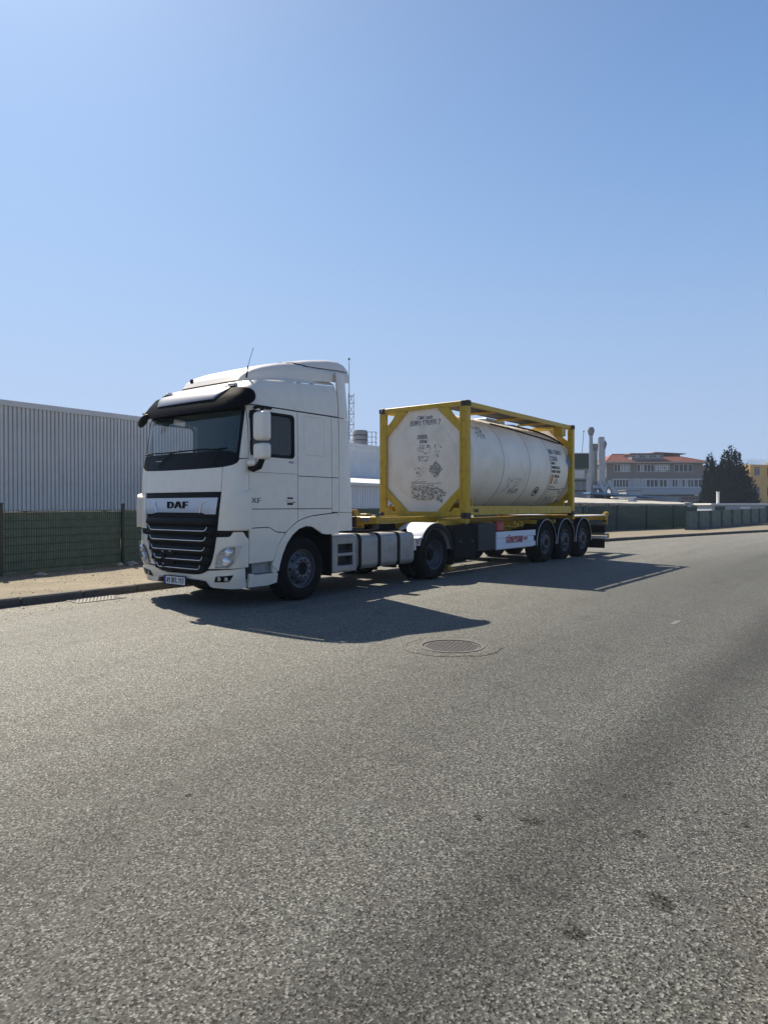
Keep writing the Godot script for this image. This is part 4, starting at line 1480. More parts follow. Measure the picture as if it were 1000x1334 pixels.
func build_roof_gear(t: Node3D, white: Material) -> void:
	var st := mb()
	# sun visor: a swept dark panel with lobes that wrap round the corners
	var fv := func(q: float, b: float) -> Vector3:
		var e := absf(q) / 0.87
		var top := lerpf(3.245, 3.205, pow(e, 4.0))
		var bot := lerpf(2.885, 2.955, pow(e, 3.0))
		var mid := (top + bot) * 0.5
		var k := sqrt(maxf(1.0 - pow(e, 7.0), 0.0))
		var y := mid + (lerpf(bot, top, b) - mid) * lerpf(0.12, 1.0, k)
		var out := lerpf(0.150, 0.045, pow(clampf(b, 0.0, 1.0), 1.2)) * lerpf(0.35, 1.0, 1.0 - pow(e, 3.0)) + 0.02
		return skin_path([[q, y]], out)[0]
	panel(st, fv, -0.87, 0.87, 0.0, 1.0, 60, 8, 0.014, 0.0)
	var v := part(t, "sun_visor", st, M.smoked_acrylic)
	st = mb()
	var fb := func(a: float, b: float) -> Vector3:
		var q := a * lerpf(0.170, 0.285, smoothstep(0.0, 1.0, b))
		var bulge := 0.022 * sin(PI * clampf(b * 0.9 + 0.12, 0.0, 1.0)) * sqrt(maxf(1.0 - pow(absf(a), 8.0), 0.0)) + 0.008
		var e := absf(q) / 0.87
		var y := lerpf(3.075, 3.262, b)
		var bb := (y - 2.885) / 0.36
		var out := lerpf(0.150, 0.045, pow(clampf(bb, 0.0, 1.0), 1.2)) * lerpf(0.35, 1.0, 1.0 - pow(e, 3.0)) + 0.02
		return skin_path([[q, y]], out + bulge)[0]
	panel(st, fb, -1.0, 1.0, 0.0, 1.0, 40, 8, 0.02, 0.0)
	part(v, "visor_brow", st, M.visor_silver)
	st = mb()
	for q in [-0.62, -0.4, 0.4, 0.62]:
		tube(st, [skin(q, 2.96), skin_path([[q, 3.02]], 0.16)[0]], 0.012, 5)
	part(v, "visor_stays", st, M.black_plastic)
	for q in [-0.255, 0.255]:
		st = mb()
		box(st, skin_path([[q, 3.315]], 0.02)[0], Vector3(0.15, 0.055, 0.09), Basis(Vector3.UP, q * 1.2), 0.018)
		var ml := part(t, "marker_lamp", st, M.white_plastic)
		st = mb()
		box(st, skin_path([[q, 3.280]], 0.022)[0], Vector3(0.16, 0.02, 0.10), Basis(Vector3.UP, q * 1.2), 0.006)
		part(ml, "lamp_base", st, M.black_plastic)
	# far front corner mirror on its stalk
	st = mb()
	tube(st, [skin(-0.55, 2.97), T(-1.38, -0.92, 3.00), T(-1.42, -0.93, 2.93)], 0.014, 6)
	part(t, "kerb_mirror_stalk", st, M.black_plastic)
	st = mb()
	var bas := Basis(Vector3.BACK, 0.62) * Basis(Vector3.UP, PI * 0.5)
	lathe(st, [Vector2(0, -0.07), Vector2(0.07, -0.06), Vector2(0.115, -0.03), Vector2(0.13, 0.0), Vector2(0.125, 0.02), Vector2(0.0, 0.025)], 20, Transform3D(bas * Basis.from_scale(Vector3(0.9, 0.55, 1.15)), T(-1.42, -0.93, 2.86)))
	part(t, "kerb_mirror", st, M.black_plastic)
	# ribbed lamp on the far corner vane
	st = mb()
	for k in 6:
		box(st, T(-1.215, -1.318, 1.26 + k * 0.066), Vector3(0.035, 0.05, 0.10), Basis(Vector3.UP, 0.5), 0.012)
	part(t, "corner_lamp", st, M.lamp_pale)
	# roof air deflector
	var ss := [-0.86, -0.76, -0.62, -0.45, -0.2, 0.1, 0.45, 0.80, 1.02, 1.14, 1.21, 1.25]
	var tops := [3.42, 3.545, 3.63, 3.70, 3.775, 3.845, 3.925, 3.985, 4.000, 3.975, 3.915, 3.80]
	var ws := [0.70, 0.76, 0.81, 0.86, 0.93, 1.00, 1.07, 1.115, 1.135, 1.14, 1.14, 1.14]
	for seg in 2:
		var rows := []
		for i in ss.size() * 3 - 2:
			var s: float = table(range(ss.size()), ss, i / 3.0)
			var top := table(ss, tops, s)
			var w := table(ss, ws, s)
			# the joint between front cap and rear hood runs down and back
			var base := lift(s, 3.36) + 0.02 + 0.05 * smoothstep(-0.2, 0.6, s)
			var joint := lerpf(base + (top - base) * 1.031, 3.765, smoothstep(-0.22, 0.36, s)) + 0.02 * smoothstep(0.42, 1.2, s)
			if seg == 1 and s < -0.22:
				continue
			var row := PackedVector3Array()
			var h := top - base
			var prof := [Vector2(1.0, 0.0), Vector2(1.0, 0.25), Vector2(0.995, 0.5), Vector2(0.985, 0.66), Vector2(0.96, 0.80), Vector2(0.92, 0.90), Vector2(0.84, 0.965), Vector2(0.70, 1.0), Vector2(0.45, 1.02), Vector2(0.0, 1.03)]
			for k in 19:
				var p: Vector2 = prof[k] if k < 10 else prof[18 - k]
				var y := base + p.y * h
				var cut := joint - 0.25 * (1.0 - absf(p.x)) * 0.0
				if seg == 0:
					row.append(T(s, w * p.x * (1.0 if k < 10 else -1.0), minf(y, cut)))
					continue
				# the hood starts where the profile crosses the joint
				var rel := (cut + 0.007 - base) / h
				var tc := 0.0
				while tc < 8.9 and lerpf(prof[int(tc)].y, prof[int(tc) + 1].y, tc - int(tc)) < rel:
					tc += 0.05
				var kk: float = lerpf(tc, 9.0, (k if k < 10 else 18 - k) / 9.0)
				var p0: Vector2 = prof[mini(int(kk), 8)]
				var p1: Vector2 = prof[mini(int(kk), 8) + 1]
				p = p0.lerp(p1, kk - mini(int(kk), 8))
				row.append(T(s, (w * p.x + 0.004) * (1.0 if k < 10 else -1.0), base + p.y * h + 0.003))
			rows.append(row)
		st = mb()
		grid(st, rows)
		if seg == 1:
			var last: PackedVector3Array = rows[-1]
			st.set_smooth_group(-1)
			for k in 18:
				tri(st, T(1.2, 0, 3.85), last[k], last[k + 1])
		part(t, "roof_deflector" if seg == 0 else "deflector_hood", st, white)
	st = mb()
	for l in [-0.9, -0.3, 0.3, 0.9]:
		for s in [0.25, 0.55]:
			box(st, T(s, l, lift(s, 3.36) + 0.04), Vector3(0.05, 0.14, 0.06))
	part(t, "deflector_feet", st, M.black_plastic)
	# whip aerial
	st = mb()
	tube(st, [T(-0.88, 0.92, 3.42), T(-0.85, 0.92, 3.60)], [0.016, 0.010], 6)
	tube(st, [T(-0.85, 0.92, 3.60), T(-0.74, 0.92, 3.90)], 0.0045, 4)
	part(t, "aerial", st, M.black_plastic)
	st = mb()
	box(st, T(-0.92, -0.35, 3.50), Vector3(0.05, 0.07, 0.05), Basis(), 0.012)
	part(t, "washer_jet", st, M.black_plastic)

func build_cab_inside(t: Node3D) -> void:
	var st := mb()
	# dashboard
	box(st, T(-1.00, 0, 1.95), Vector3(2.2, 0.50, 0.42), Basis(), 0.06)
	box(st, T(-0.78, 0.55, 2.16), Vector3(0.55, 0.16, 0.22), Basis(), 0.05)
	part(t, "dashboard", st, M.interior_dark)
	for l in [-0.62, 0.62]:
		st = mb()
		box(st, T(-0.18, l, 1.72), Vector3(0.50, 0.16, 0.52), Basis(), 0.06)
		box(st, T(-0.20, l, 1.42), Vector3(0.36, 0.46, 0.36), Basis(), 0.04)
		var seat := part(t, "seat", st, M.interior_dark)
		st = mb()
		box(st, T(0.10, l, 2.12), Vector3(0.48, 0.72, 0.14), Basis(Vector3.RIGHT, 0.16), 0.06)
		box(st, T(0.18, l, 2.56), Vector3(0.28, 0.20, 0.11), Basis(Vector3.RIGHT, 0.12), 0.05)
		part(seat, "backrest", st, M.interior_dark)
	st = mb()
	var c := T(-0.66, 0.62, 2.16)
	var pts := []
	var b := Basis(Vector3.RIGHT, -0.55)
	for k in 25:
		var a := TAU * k / 24.0
		pts.append(c + b * Vector3(cos(a) * 0.22, 0, sin(a) * 0.22))
	tube(st, pts, 0.016, 6, false)
	tube(st, [c + b * Vector3(-0.2, 0, 0), c + b * Vector3(0.2, 0, 0)], 0.016, 6)
	tube(st, [c, c + b * Vector3(0, -0.35, 0.0)], 0.03, 6)
	part(t, "steering_wheel", st, M.interior_dark)
	st = mb()
	box(st, T(0.72, 0, 2.25), Vector3(2.28, 1.5, 0.03))
	box(st, T(-0.05, 0, 3.02), Vector3(2.24, 0.04, 1.9))
	part(t, "cab_lining", st, M.interior_grey)
	# mirror and tassels inside the glass
	st = mb()
	box(st, T(-1.10, -0.42, 2.82), Vector3(0.30, 0.10, 0.05), Basis(Vector3.BACK, -0.2), 0.04)
	part(t, "inside_mirror", st, M.white_plastic)

func build_chassis(t: Node3D, white: Material) -> void:
	var st := mb()
	for l in [-0.42, 0.42]:
		box(st, T(1.75, l, 0.88), Vector3(0.09, 0.28, 5.5), Basis(), 0.01)
	for s in [-0.6, 1.2, 2.3, 3.2, 4.4]:
		box(st, T(s, 0, 0.88), Vector3(0.80, 0.2, 0.10))
	box(st, T(-0.7, 0, 0.80), Vector3(1.3, 0.75, 0.9))
	box(st, T(0.6, 0, 0.95), Vector3(0.8, 0.6, 0.9))
	part(t, "chassis_frame", st, M.chassis_black)
	st = mb()
	tube(st, [T(0, -0.95, 0.48), T(0, -0.5, 0.42), T(0, 0.5, 0.42), T(0, 0.95, 0.48)], 0.07, 10)
	part(t, "front_axle", st, M.chassis_black)
	st = mb()
	tube(st, [T(3.84, -0.95, 0.50), T(3.84, 0.95, 0.50)], 0.09, 12)
	box(st, T(3.84, 0, 0.5), Vector3(0.42, 0.42, 0.42), Basis(), 0.1)
	part(t, "rear_axle", st, M.chassis_black)
	for sg in [-1.0, 1.0]:
		wheel(t, 0.0, sg * 1.195, 0.50, 0.50, 0.29, "front")
		wheel(t, 3.84, sg * 1.19, 0.50, 0.50, 0.28, "drive")
		wheel(t, 3.84, sg * 0.86, 0.50, 0.50, 0.28, "drive")
	# coupling plate
	st = mb()
	prism(st, PackedVector2Array([Vector2(-0.42, -0.40), Vector2(0.42, -0.40), Vector2(0.40, 0.25), Vector2(0.14, 0.52), Vector2(0.06, 0.1), Vector2(-0.06, 0.1), Vector2(-0.14, 0.52), Vector2(-0.40, 0.25)]), 0.06, Transform3D(Basis(Vector3.RIGHT, Vector3.FORWARD, Vector3.UP), T(3.3, 0, 1.10)))
	box(st, T(3.3, 0.36, 1.02), Vector3(0.12, 0.14, 0.5))
	box(st, T(3.3, -0.36, 1.02), Vector3(0.12, 0.14, 0.5))
	part(t, "fifth_wheel", st, M.chassis_black)
	# fuel tank with its step box
	for sg in [1.0, -1.0]:
		st = mb()
		var sec := rounded(0.62, 0.62, 0.11, 6)
		prism_smooth(st, sec, 1.72, Transform3D(Basis(), T(2.215, sg * 0.905, 0.685)))
		var tank := part(t, "fuel_tank", st, M.brushed_aluminium)
		for s in [1.43, 1.985, 2.575]:
			st = mb()
			prism_smooth(st, rounded(0.645, 0.645, 0.115, 6), 0.075, Transform3D(Basis(), T(s, sg * 0.905, 0.685)))
			box(st, T(s, sg * 1.0, 0.35), Vector3(0.3, 0.05, 0.06))
			part(tank, "strap", st, M.black_plastic)
		st = mb()
		lathe(st, [Vector2(0.06, 0), Vector2(0.062, 0.04), Vector2(0.05, 0.055), Vector2(0, 0.06)], 16, Transform3D(Basis(Vector3.UP, Vector3.LEFT, Vector3.BACK), T(2.94, sg * 1.08, 0.99)))
		part(tank, "filler_cap", st, M.black_plastic)
		# step box in front of the tank
		st = mb()
		box(st, T(1.03, sg * 0.90, 0.965), Vector3(0.62, 0.035, 0.60), Basis(), 0.01)
		box(st, T(1.03, sg * 0.90, 0.375), Vector3(0.60, 0.03, 0.60), Basis(), 0.01)
		box(st, T(0.79, sg * 1.20, 0.67), Vector3(0.03, 0.60, 0.14), Basis(), 0.01)
		box(st, T(1.295, sg * 1.20, 0.67), Vector3(0.03, 0.60, 0.10), Basis(), 0.01)
		box(st, T(1.05, sg * 1.20, 0.90), Vector3(0.03, 0.12, 0.42), Basis(), 0.01)
		box(st, T(1.05, sg * 1.20, 0.665), Vector3(0.04, 0.055, 0.42), Basis(), 0.01)
		box(st, T(1.05, sg * 1.20, 0.43), Vector3(0.03, 0.10, 0.42), Basis(), 0.01)
		box(st, T(0.735, sg * 0.90, 0.67), Vector3(0.60, 0.60, 0.02), Basis(), 0.006)
		box(st, T(1.33, sg * 0.90, 0.67), Vector3(0.58, 0.58, 0.02), Basis(), 0.006)
		var sb := part(t, "step_box", st, M.brushed_aluminium)
		st = mb()
		box(st, T(1.03, sg * 0.88, 0.67), Vector3(0.40, 0.52, 0.54))
		for y in [0.50, 0.72]:
			box(st, T(1.03, sg * 1.12, y), Vector3(0.12, 0.015, 0.40))
		part(sb, "step_well", st, M.dark_grey)
		st = mb()
		box(st, T(0.98, sg * 1.05, 1.0), Vector3(0.32, 0.03, 0.62), Basis(), 0.008)
		part(sb, "cover_plate", st, M.white_plastic)
		# mudguard over the drive wheels
		st = mb()
		var rows := []
		for i in 25:
			var a := lerpf(0.30, PI - 0.10, i / 24.0)
			var c := Vector2(3.84 - cos(a) * 0.60, 0.52 + sin(a) * 0.62)
			var row := PackedVector3Array()
			for q in [[1.235, 0.004], [1.20, 0.012], [0.9, 0.015], [0.62, 0.012], [0.56, 0.0], [0.55, -0.05]]:
				row.append(T(c.x - cos(a) * q[1], sg * q[0], c.y + sin(a) * q[1]))
			rows.append(row)
		grid(st, rows)
		var guard := part(t, "mudguard", st, M.guard_white)
		st = mb()
		rows = []
		for i in 25:
			var a := lerpf(0.28, PI - 0.08, i / 24.0)
			var c := Vector2(3.84 - cos(a) * 0.60, 0.52 + sin(a) * 0.62)
			var row := PackedVector3Array()
			for q in [[1.262, -0.10], [1.275, -0.03], [1.265, -0.002], [1.234, 0.007]]:
				row.append(T(c.x - cos(a) * q[1], sg * q[0], c.y + sin(a) * q[1]))
			rows.append(row)
		grid(st, rows)
		part(guard, "mudguard_lip", st, M.black_plastic)
		st = mb()
		box(st, T(3.26, sg * 1.05, 0.86), Vector3(0.42, 0.03, 0.16), Basis(Vector3.RIGHT, 0.15), 0.01)
		box(st, T(3.22, sg * 1.0, 0.74), Vector3(0.30, 0.24, 0.05))
		var br := part(t, "mudguard_bracket", st, M.guard_white)
		st = mb()
		box(st, T(3.19, sg * 1.24, 0.76), Vector3(0.02, 0.05, 0.03), Basis(), 0.004)
		part(br, "side_marker", st, M.amber)
		st = mb()
		box(st, T(4.46, sg * 0.95, 0.46), Vector3(0.60, 0.42, 0.012))
		part(t, "mudflap", st, M.rubber)
	# gear behind the cab: air tanks, hoses
	st = mb()
	tube(st, [T(1.42, -0.9, 1.12), T(1.42, 0.85, 1.12)], 0.12, 14)
	part(t, "air_tank", st, M.chassis_black)
	st = mb()
	box(st, T(1.7, -0.1, 1.06), Vector3(1.5, 0.03, 1.1))
	part(t, "catwalk", st, M.dark_grey)
	for k in 3:
		var pts := []
		for i in 120:
			var u := i / 119.0
			var a := u * TAU * 15.0
			pts.append(T(1.30 + u * 1.0, -0.05 + 0.16 * k + cos(a) * 0.045, 1.55 - 0.42 * sin(u * PI) + sin(a) * 0.045 - 0.2 * u))
		st = mb()
		tube(st, pts, 0.009, 5, false)
		part(t, "coiled_hose", st, [M.red_plastic, M.chassis_black, M.amber][k])

# smooth-sided prism with flat caps, along z
func prism_smooth(st: SurfaceTool, poly: PackedVector2Array, depth: float, xf: Transform3D) -> void:
	var a := PackedVector3Array()
	var b := PackedVector3Array()
	for k in poly.size() + 1:
		var p := poly[k % poly.size()]
		a.append(xf * Vector3(p.x, p.y, depth * 0.5))
		b.append(xf * Vector3(p.x, p.y, -depth * 0.5))
	grid(st, [a, b])
	st.set_smooth_group(-1)
	var ca := xf * Vector3(0, 0, depth * 0.5)
	var cb := xf * Vector3(0, 0, -depth * 0.5)
	for k in poly.size():
		tri(st, ca, a[k + 1], a[k])
		tri(st, cb, b[k], b[k + 1])

# ------------------------------------------------------------------ the chassis trailer
func build_trailer() -> void:
	S0 = 8.0
	var t := thing("container_trailer", "yellow three-axle container chassis trailer with white side guards, coupled behind the cab", "trailer", ground_at(S0, 0.0), TRUCK_TURN)
	var ye: Material = M.chassis_yellow
	var st: SurfaceTool
	# main beams: shallow gooseneck in front, deep behind
	var side := PackedVector2Array([Vector2(2.05, 1.16), Vector2(2.05, 1.262), Vector2(5.0, 1.262), Vector2(5.12, 1.175), Vector2(13.8, 1.175), Vector2(13.8, 0.86), Vector2(5.6, 0.80), Vector2(5.05, 0.84), Vector2(4.55, 1.10), Vector2(4.2, 1.155)])
	for l in [-0.48, 0.48]:
		st = mb()
		prism(st, side_poly(side), 0.02, Transform3D(side_basis(), T(0, l, 0)))
		for q in [[2.05, 5.0, 1.262], [5.12, 13.8, 1.175], [5.6, 13.8, 0.83], [2.05, 4.5, 1.155]]:
			box(st, T((q[0] + q[1]) * 0.5, l, q[2] - 0.006), Vector3(0.16, 0.016, q[1] - q[0]))
		part(t, "chassis_beam", st, ye)
	# cross members and bolsters
	for q in [[1.98, 1.165, 1.300, "front_bolster"], [5.13, 1.10, 1.212, "bolster"], [11.10, 1.10, 1.212, "bolster"], [13.80, 1.04, 1.212, "rear_bolster"]]:
		st = mb()
		box(st, T(q[0], 0, (q[1] + q[2]) * 0.5), Vector3(2.42, q[2] - q[1], 0.17), Basis(), 0.012)
		var b := part(t, q[3], st, ye)
		for l in [-1.13, 1.13]:
			st = mb()
			box(st, T(q[0], l, q[2] + 0.012), Vector3(0.11, 0.03, 0.13), Basis(), 0.012)
			box(st, T(q[0], l, q[2] - 0.17), Vector3(0.10, 0.14, 0.12), Basis(), 0.02)
			part(b, "twist_lock", st, M.casting)
	for s in [6.3, 7.5, 8.7, 9.9, 12.4]:
		st = mb()
		box(st, T(s, 0, 1.07), Vector3(2.3, 0.10, 0.08), Basis(), 0.008)
		part(t, "cross_member", st, ye)
	# front end: lashing bracket, plate, locks, lines
	st = mb()
	box(st, T(2.0, 0.42, 1.36), Vector3(0.34, 0.10, 0.22), Basis(), 0.02)
	box(st, T(2.03, 0.62, 1.345), Vector3(0.06, 0.16, 0.16), Basis(Vector3.BACK, 0.5), 0.012)
	box(st, T(2.03, 0.86, 1.335), Vector3(0.16, 0.03, 0.14), Basis(), 0.01)
	box(st, T(1.96, 0.42, 1.44), Vector3(0.05, 0.08, 0.05), Basis(), 0.012)
	part(t, "lock_bracket", st, ye)
	st = mb()
	box(st, T(1.885, 0.58, 1.20), Vector3(0.34, 0.20, 0.05), Basis(), 0.01)
	tube(st, [T(1.86, 0.46, 1.14), T(1.85, 0.66, 1.29)], 0.014, 6)
	tube(st, [T(1.86, 0.68, 1.13), T(1.85, 0.50, 1.27)], 0.012, 6)
	part(t, "lock_handle_box", st, M.casting)
	st = mb()
	box(st, T(1.888, 0.96, 1.245), Vector3(0.24, 0.085, 0.012), Basis(), 0.006)
	part(t, "data_plate", st, M.galvanised)
	st = mb()
	lathe(st, [Vector2(0.06, 0.0), Vector2(0.055, 0.02), Vector2(0.0, 0.026)], 16, Transform3D(Basis(Vector3.BACK, Vector3.UP, Vector3.LEFT), T(1.89, -0.05, 1.235)))
	part(t, "front_lamp", st, M.white_plastic)
	st = mb()
	box(st, T(2.5, -0.1, 1.09), Vector3(0.5, 0.10, 0.22), Basis(), 0.02)
	box(st, T(2.62, 0.22, 1.10), Vector3(0.16, 0.12, 0.22), Basis(Vector3.UP, 0.5), 0.02)
	part(t, "coupling_panel", st, ye)
	# gusset and strut at the drop of the gooseneck
	for l in [-0.95, 0.95]:
		st = mb()
		prism(st, side_poly(PackedVector2Array([Vector2(4.30, 1.17), Vector2(5.15, 1.17), Vector2(5.15, 0.98), Vector2(4.78, 0.72), Vector2(4.62, 0.78)])), 0.03, Transform3D(side_basis(), T(0, l, 0)))
		part(t, "gusset", st, ye)
		st = mb()
		box(st, T(4.72, l, 0.62), Vector3(0.12, 0.95, 0.12), Basis(), 0.01)
		box(st, T(4.72, l, 0.13), Vector3(0.24, 0.03, 0.26), Basis(), 0.01)
		var leg := part(t, "landing_leg", st, ye)
		st = mb()
		box(st, T(4.72, l, 0.30), Vector3(0.09, 0.36, 0.09), Basis(), 0.006)
		part(leg, "inner_leg", st, M.galvanised)
	# black lockers on the flank
	st = mb()
	box(st, T(5.05, 0.98, 0.70), Vector3(0.46, 0.74, 0.92), Basis(), 0.03)
	var lk := part(t, "tool_locker", st, M.chassis_black)
	st = mb()
	for s in [4.8, 5.3]:
		box(st, T(s, 1.215, 0.72), Vector3(0.02, 0.05, 0.10), Basis(), 0.006)
	part(lk, "latch", st, M.dark_grey)
	st = mb()
	box(st, T(5.98, 1.02, 0.78), Vector3(0.40, 0.62, 0.80), Basis(), 0.02)
	part(t, "pallet_locker", st, M.dark_grey)
	st = mb()
	box(st, T(5.0, -0.95, 0.72), Vector3(0.5, 0.7, 1.7), Basis(), 0.03)
	part(t, "far_locker", st, M.chassis_black)
	st = mb()
	tube(st, [T(5.0, 0.6, 0.36), T(5.9, 0.6, 0.36)], 0.17, 16)
	part(t, "air_tank", st, M.chassis_black)
	for s in [6.62, 8.38]:
		for l in [-1.16, 1.16]:
			st = mb()
			beam(st, T(s, l, 1.15), T(s, l, 0.5), 0.04, 0.05)
			part(t, "guard_hanger", st, M.chassis_black)
	st = mb()
	box(st, T(6.95, 0.95, 0.99), Vector3(0.22, 0.26, 0.40), Basis(), 0.04)
	part(t, "extinguisher_box", st, M.red_plastic)
	st = mb()
	for k in 4:
		box(st, T(7.5 + 0.24 * k, 0.9, 1.02 + 0.03 * (k % 2)), Vector3(0.2, 0.10, 0.12), Basis(), 0.02)
	tube(st, [T(7.3, 0.98, 0.99), T(7.8, 1.0, 0.96), T(8.3, 0.98, 1.0)], 0.02, 6)
	part(t, "valves", st, ye)
	# side guards with the haulier's name
	for l in [1.215, -1.215]:
		st = mb()
		for q in [[0.805, 0.150, 7.46, 2.10], [0.660, 0.130, 7.42, 1.98], [0.530, 0.125, 7.46, 2.10]]:
			box(st, T(q[2], l, q[0]), Vector3(0.03, q[1], q[3]), Basis(), 0.010)
		box(st, T(7.40, l - signf(l) * 0.012, 0.667), Vector3(0.012, 0.42, 1.98))
		var g := part(t, "side_guard", st, M.guard_white)
		if l > 0.0:
			var face := Basis(Vector3.FORWARD, Vector3.UP, Vector3.RIGHT)
			lettering(g, "guard_lettering", "GÜNEYSAN", Transform3D(face, T(7.30, l + 0.019, 0.675)), 0.150, M.ink_red, 0.84, true, 0.006)
			lettering(g, "guard_lettering", "GÜNEYSAN", Transform3D(face, T(7.315, l + 0.0165, 0.668)), 0.150, M.ink_blue, 0.86, true, 0.004)
			lettering(g, "guard_script", "Lojistik", Transform3D(face, T(7.90, l + 0.018, 0.685)), 0.085, M.ink_red, 0.24, false, 0.004)
	# axles, wheels, mudguards
	for k in 3:
		var s := 9.152 + 1.30 * k
		st = mb()
		tube(st, [T(s, -1.0, 0.53), T(s, 1.0, 0.53)], 0.075, 12)
		box(st, T(s + 0.35, 0.5, 0.72), Vector3(0.26, 0.26, 0.26), Basis(), 0.06)
		box(st, T(s + 0.35, -0.5, 0.72), Vector3(0.26, 0.26, 0.26), Basis(), 0.06)
		part(t, "axle", st, M.chassis_black)
		for sg in [-1.0, 1.0]:
			wheel(t, s, sg * 1.20, 0.53, 0.53, 0.36, "trailer")
			st = mb()
			var rows := []
			for i in 25:
				var a := lerpf(-0.12, PI + 0.12, i / 24.0)
				var row := PackedVector3Array()
				for q in [[1.245, -0.03], [1.25, 0.0], [1.235, 0.012], [0.8, 0.014], [0.79, -0.02]]:
					row.append(T(s - cos(a) * (0.595 + q[1]), sg * q[0], 0.53 + sin(a) * (0.60 + q[1])))
				rows.append(row)
			grid(st, rows)
			var mg := part(t, "mudguard", st, M.black_plastic)
			st = mb()
			var pts := []
			for i in 25:
				var a := lerpf(-0.12, PI + 0.12, i / 24.0)
				pts.append(T(s - cos(a) * 0.600, sg * 1.25, 0.53 + sin(a) * 0.605))
			tube(st, pts, 0.009, 5)
			part(mg, "beaded_edge", st, M.satin_chrome)
	st = mb()
	for l in [-0.48, 0.48]:
		box(st, T(10.6, l, 0.80), Vector3(0.14, 0.14, 4.0))
	box(st, T(9.8, 0.0, 0.72), Vector3(1.3, 0.24, 2.6))
	part(t, "suspension", st, M.chassis_black)
	# tail: top plates painted white as if sunlit, lamp carrier, bumper bars, rubber apron
	for sg in [-1.0, 1.0]:
		st = mb()
		box(st, T(12.45, sg * 1.02, 1.190), Vector3(0.40, 0.03, 2.45), Basis(), 0.008)
		part(t, "sunlit_top_plate", st, M.guard_white)  # white colour put in for sunlight on the yellow beam top
		st = mb()
		box(st, T(13.86, sg * 1.13, 1.08), Vector3(0.16, 0.34, 0.05), Basis(), 0.01)
		box(st, T(13.90, sg * 1.16, 1.24), Vector3(0.14, 0.12, 0.10), Basis(), 0.02)
		part(t, "corner_bracket", st, ye)
		st = mb()
		box(st, T(13.72, sg * 0.92, 0.745), Vector3(0.52, 0.26, 0.16), Basis(), 0.02)
		var lc := part(t, "lamp_carrier", st, M.chassis_black)
		st = mb()
		box(st, T(13.81, sg * 0.92, 0.745), Vector3(0.44, 0.14, 0.03), Basis(), 0.01)
		part(lc, "tail_lamp", st, M.red_plastic)
		st = mb()
		beam(st, T(13.6, sg * 0.6, 1.0), T(13.7, sg * 0.6, 0.5), 0.08, 0.10)
		part(t, "bumper_hanger", st, ye)
		st = mb()
		box(st, T(13.92, sg * 1.215, 0.53), Vector3(0.03, 0.16, 0.12), Basis(), 0.01)
		part(t, "bumper_end", st, ye)
	for y in [0.585, 0.475]:
		st = mb()
		box(st, T(13.88, 0, y), Vector3(2.40, 0.085, 0.09), Basis(), 0.02)
		part(t, "bumper_bar", st, M.galvanised if y > 0.5 else M.guard_white)
	st = mb()
	box(st, T(13.70, 0, 0.29), Vector3(2.36, 0.30, 0.015), Basis(), 0.006)
	part(t, "rubber_apron", st, M.rubber)

# outlines are given as (s, y); the plane of the prism runs rearwards
func side_poly(p: PackedVector2Array) -> PackedVector2Array:
	var o := PackedVector2Array()
	for v in p:
		o.append(Vector2(-v.x, v.y))
	return o

func side_basis() -> Basis:
	return Basis(Vector3.BACK, Vector3.UP, Vector3.LEFT)

# ------------------------------------------------------------------ the tank container
const TANK_Y := 2.515
const TANK_R := 1.165

func on_tank(s: float, a: float, off := 0.0) -> Vector3:
	# a: angle from the near side horizontal, upwards
	return T(s, cos(a) * (TANK_R + off), TANK_Y + sin(a) * (TANK_R + off))

func tank_text(parent: Node3D, called: String, text: String, s: float, a: float, height: float, m: Material, width := 0.0, bold := true) -> void:
	var tm := TextMesh.new()
	var fnt := SystemFont.new()
	fnt.font_names = PackedStringArray(["Droid Sans"])
	fnt.font_weight = 700 if bold else 400
	tm.font = fnt
	tm.text = text
	tm.font_size = 48
	tm.pixel_size = height / 34.0
	tm.depth = 0.004
	tm.curve_step = 2.0
	var k := 1.0
	if width > 0.0:
		k = width / maxf(tm.get_aabb().size.x, 0.01)
	var arr := tm.get_mesh_arrays()
	var v: PackedVector3Array = arr[Mesh.ARRAY_VERTEX]
	var nn: PackedVector3Array = arr[Mesh.ARRAY_NORMAL]
	for i in v.size():
		var p := v[i]
		var ang := a + p.y / TANK_R
		v[i] = on_tank(s + p.x * k, ang, 0.004 + p.z)
		var n := nn[i]
		nn[i] = Vector3(cos(ang), sin(ang), 0) * n.z + Vector3(-sin(ang), cos(ang), 0) * n.y + Vector3(0, 0, -1) * n.x
	arr[Mesh.ARRAY_VERTEX] = v
	arr[Mesh.ARRAY_NORMAL] = nn
	arr[Mesh.ARRAY_TANGENT] = null
	var mesh := ArrayMesh.new()
	mesh.add_surface_from_arrays(Mesh.PRIMITIVE_TRIANGLES, arr)
	part(parent, called, mesh, m)

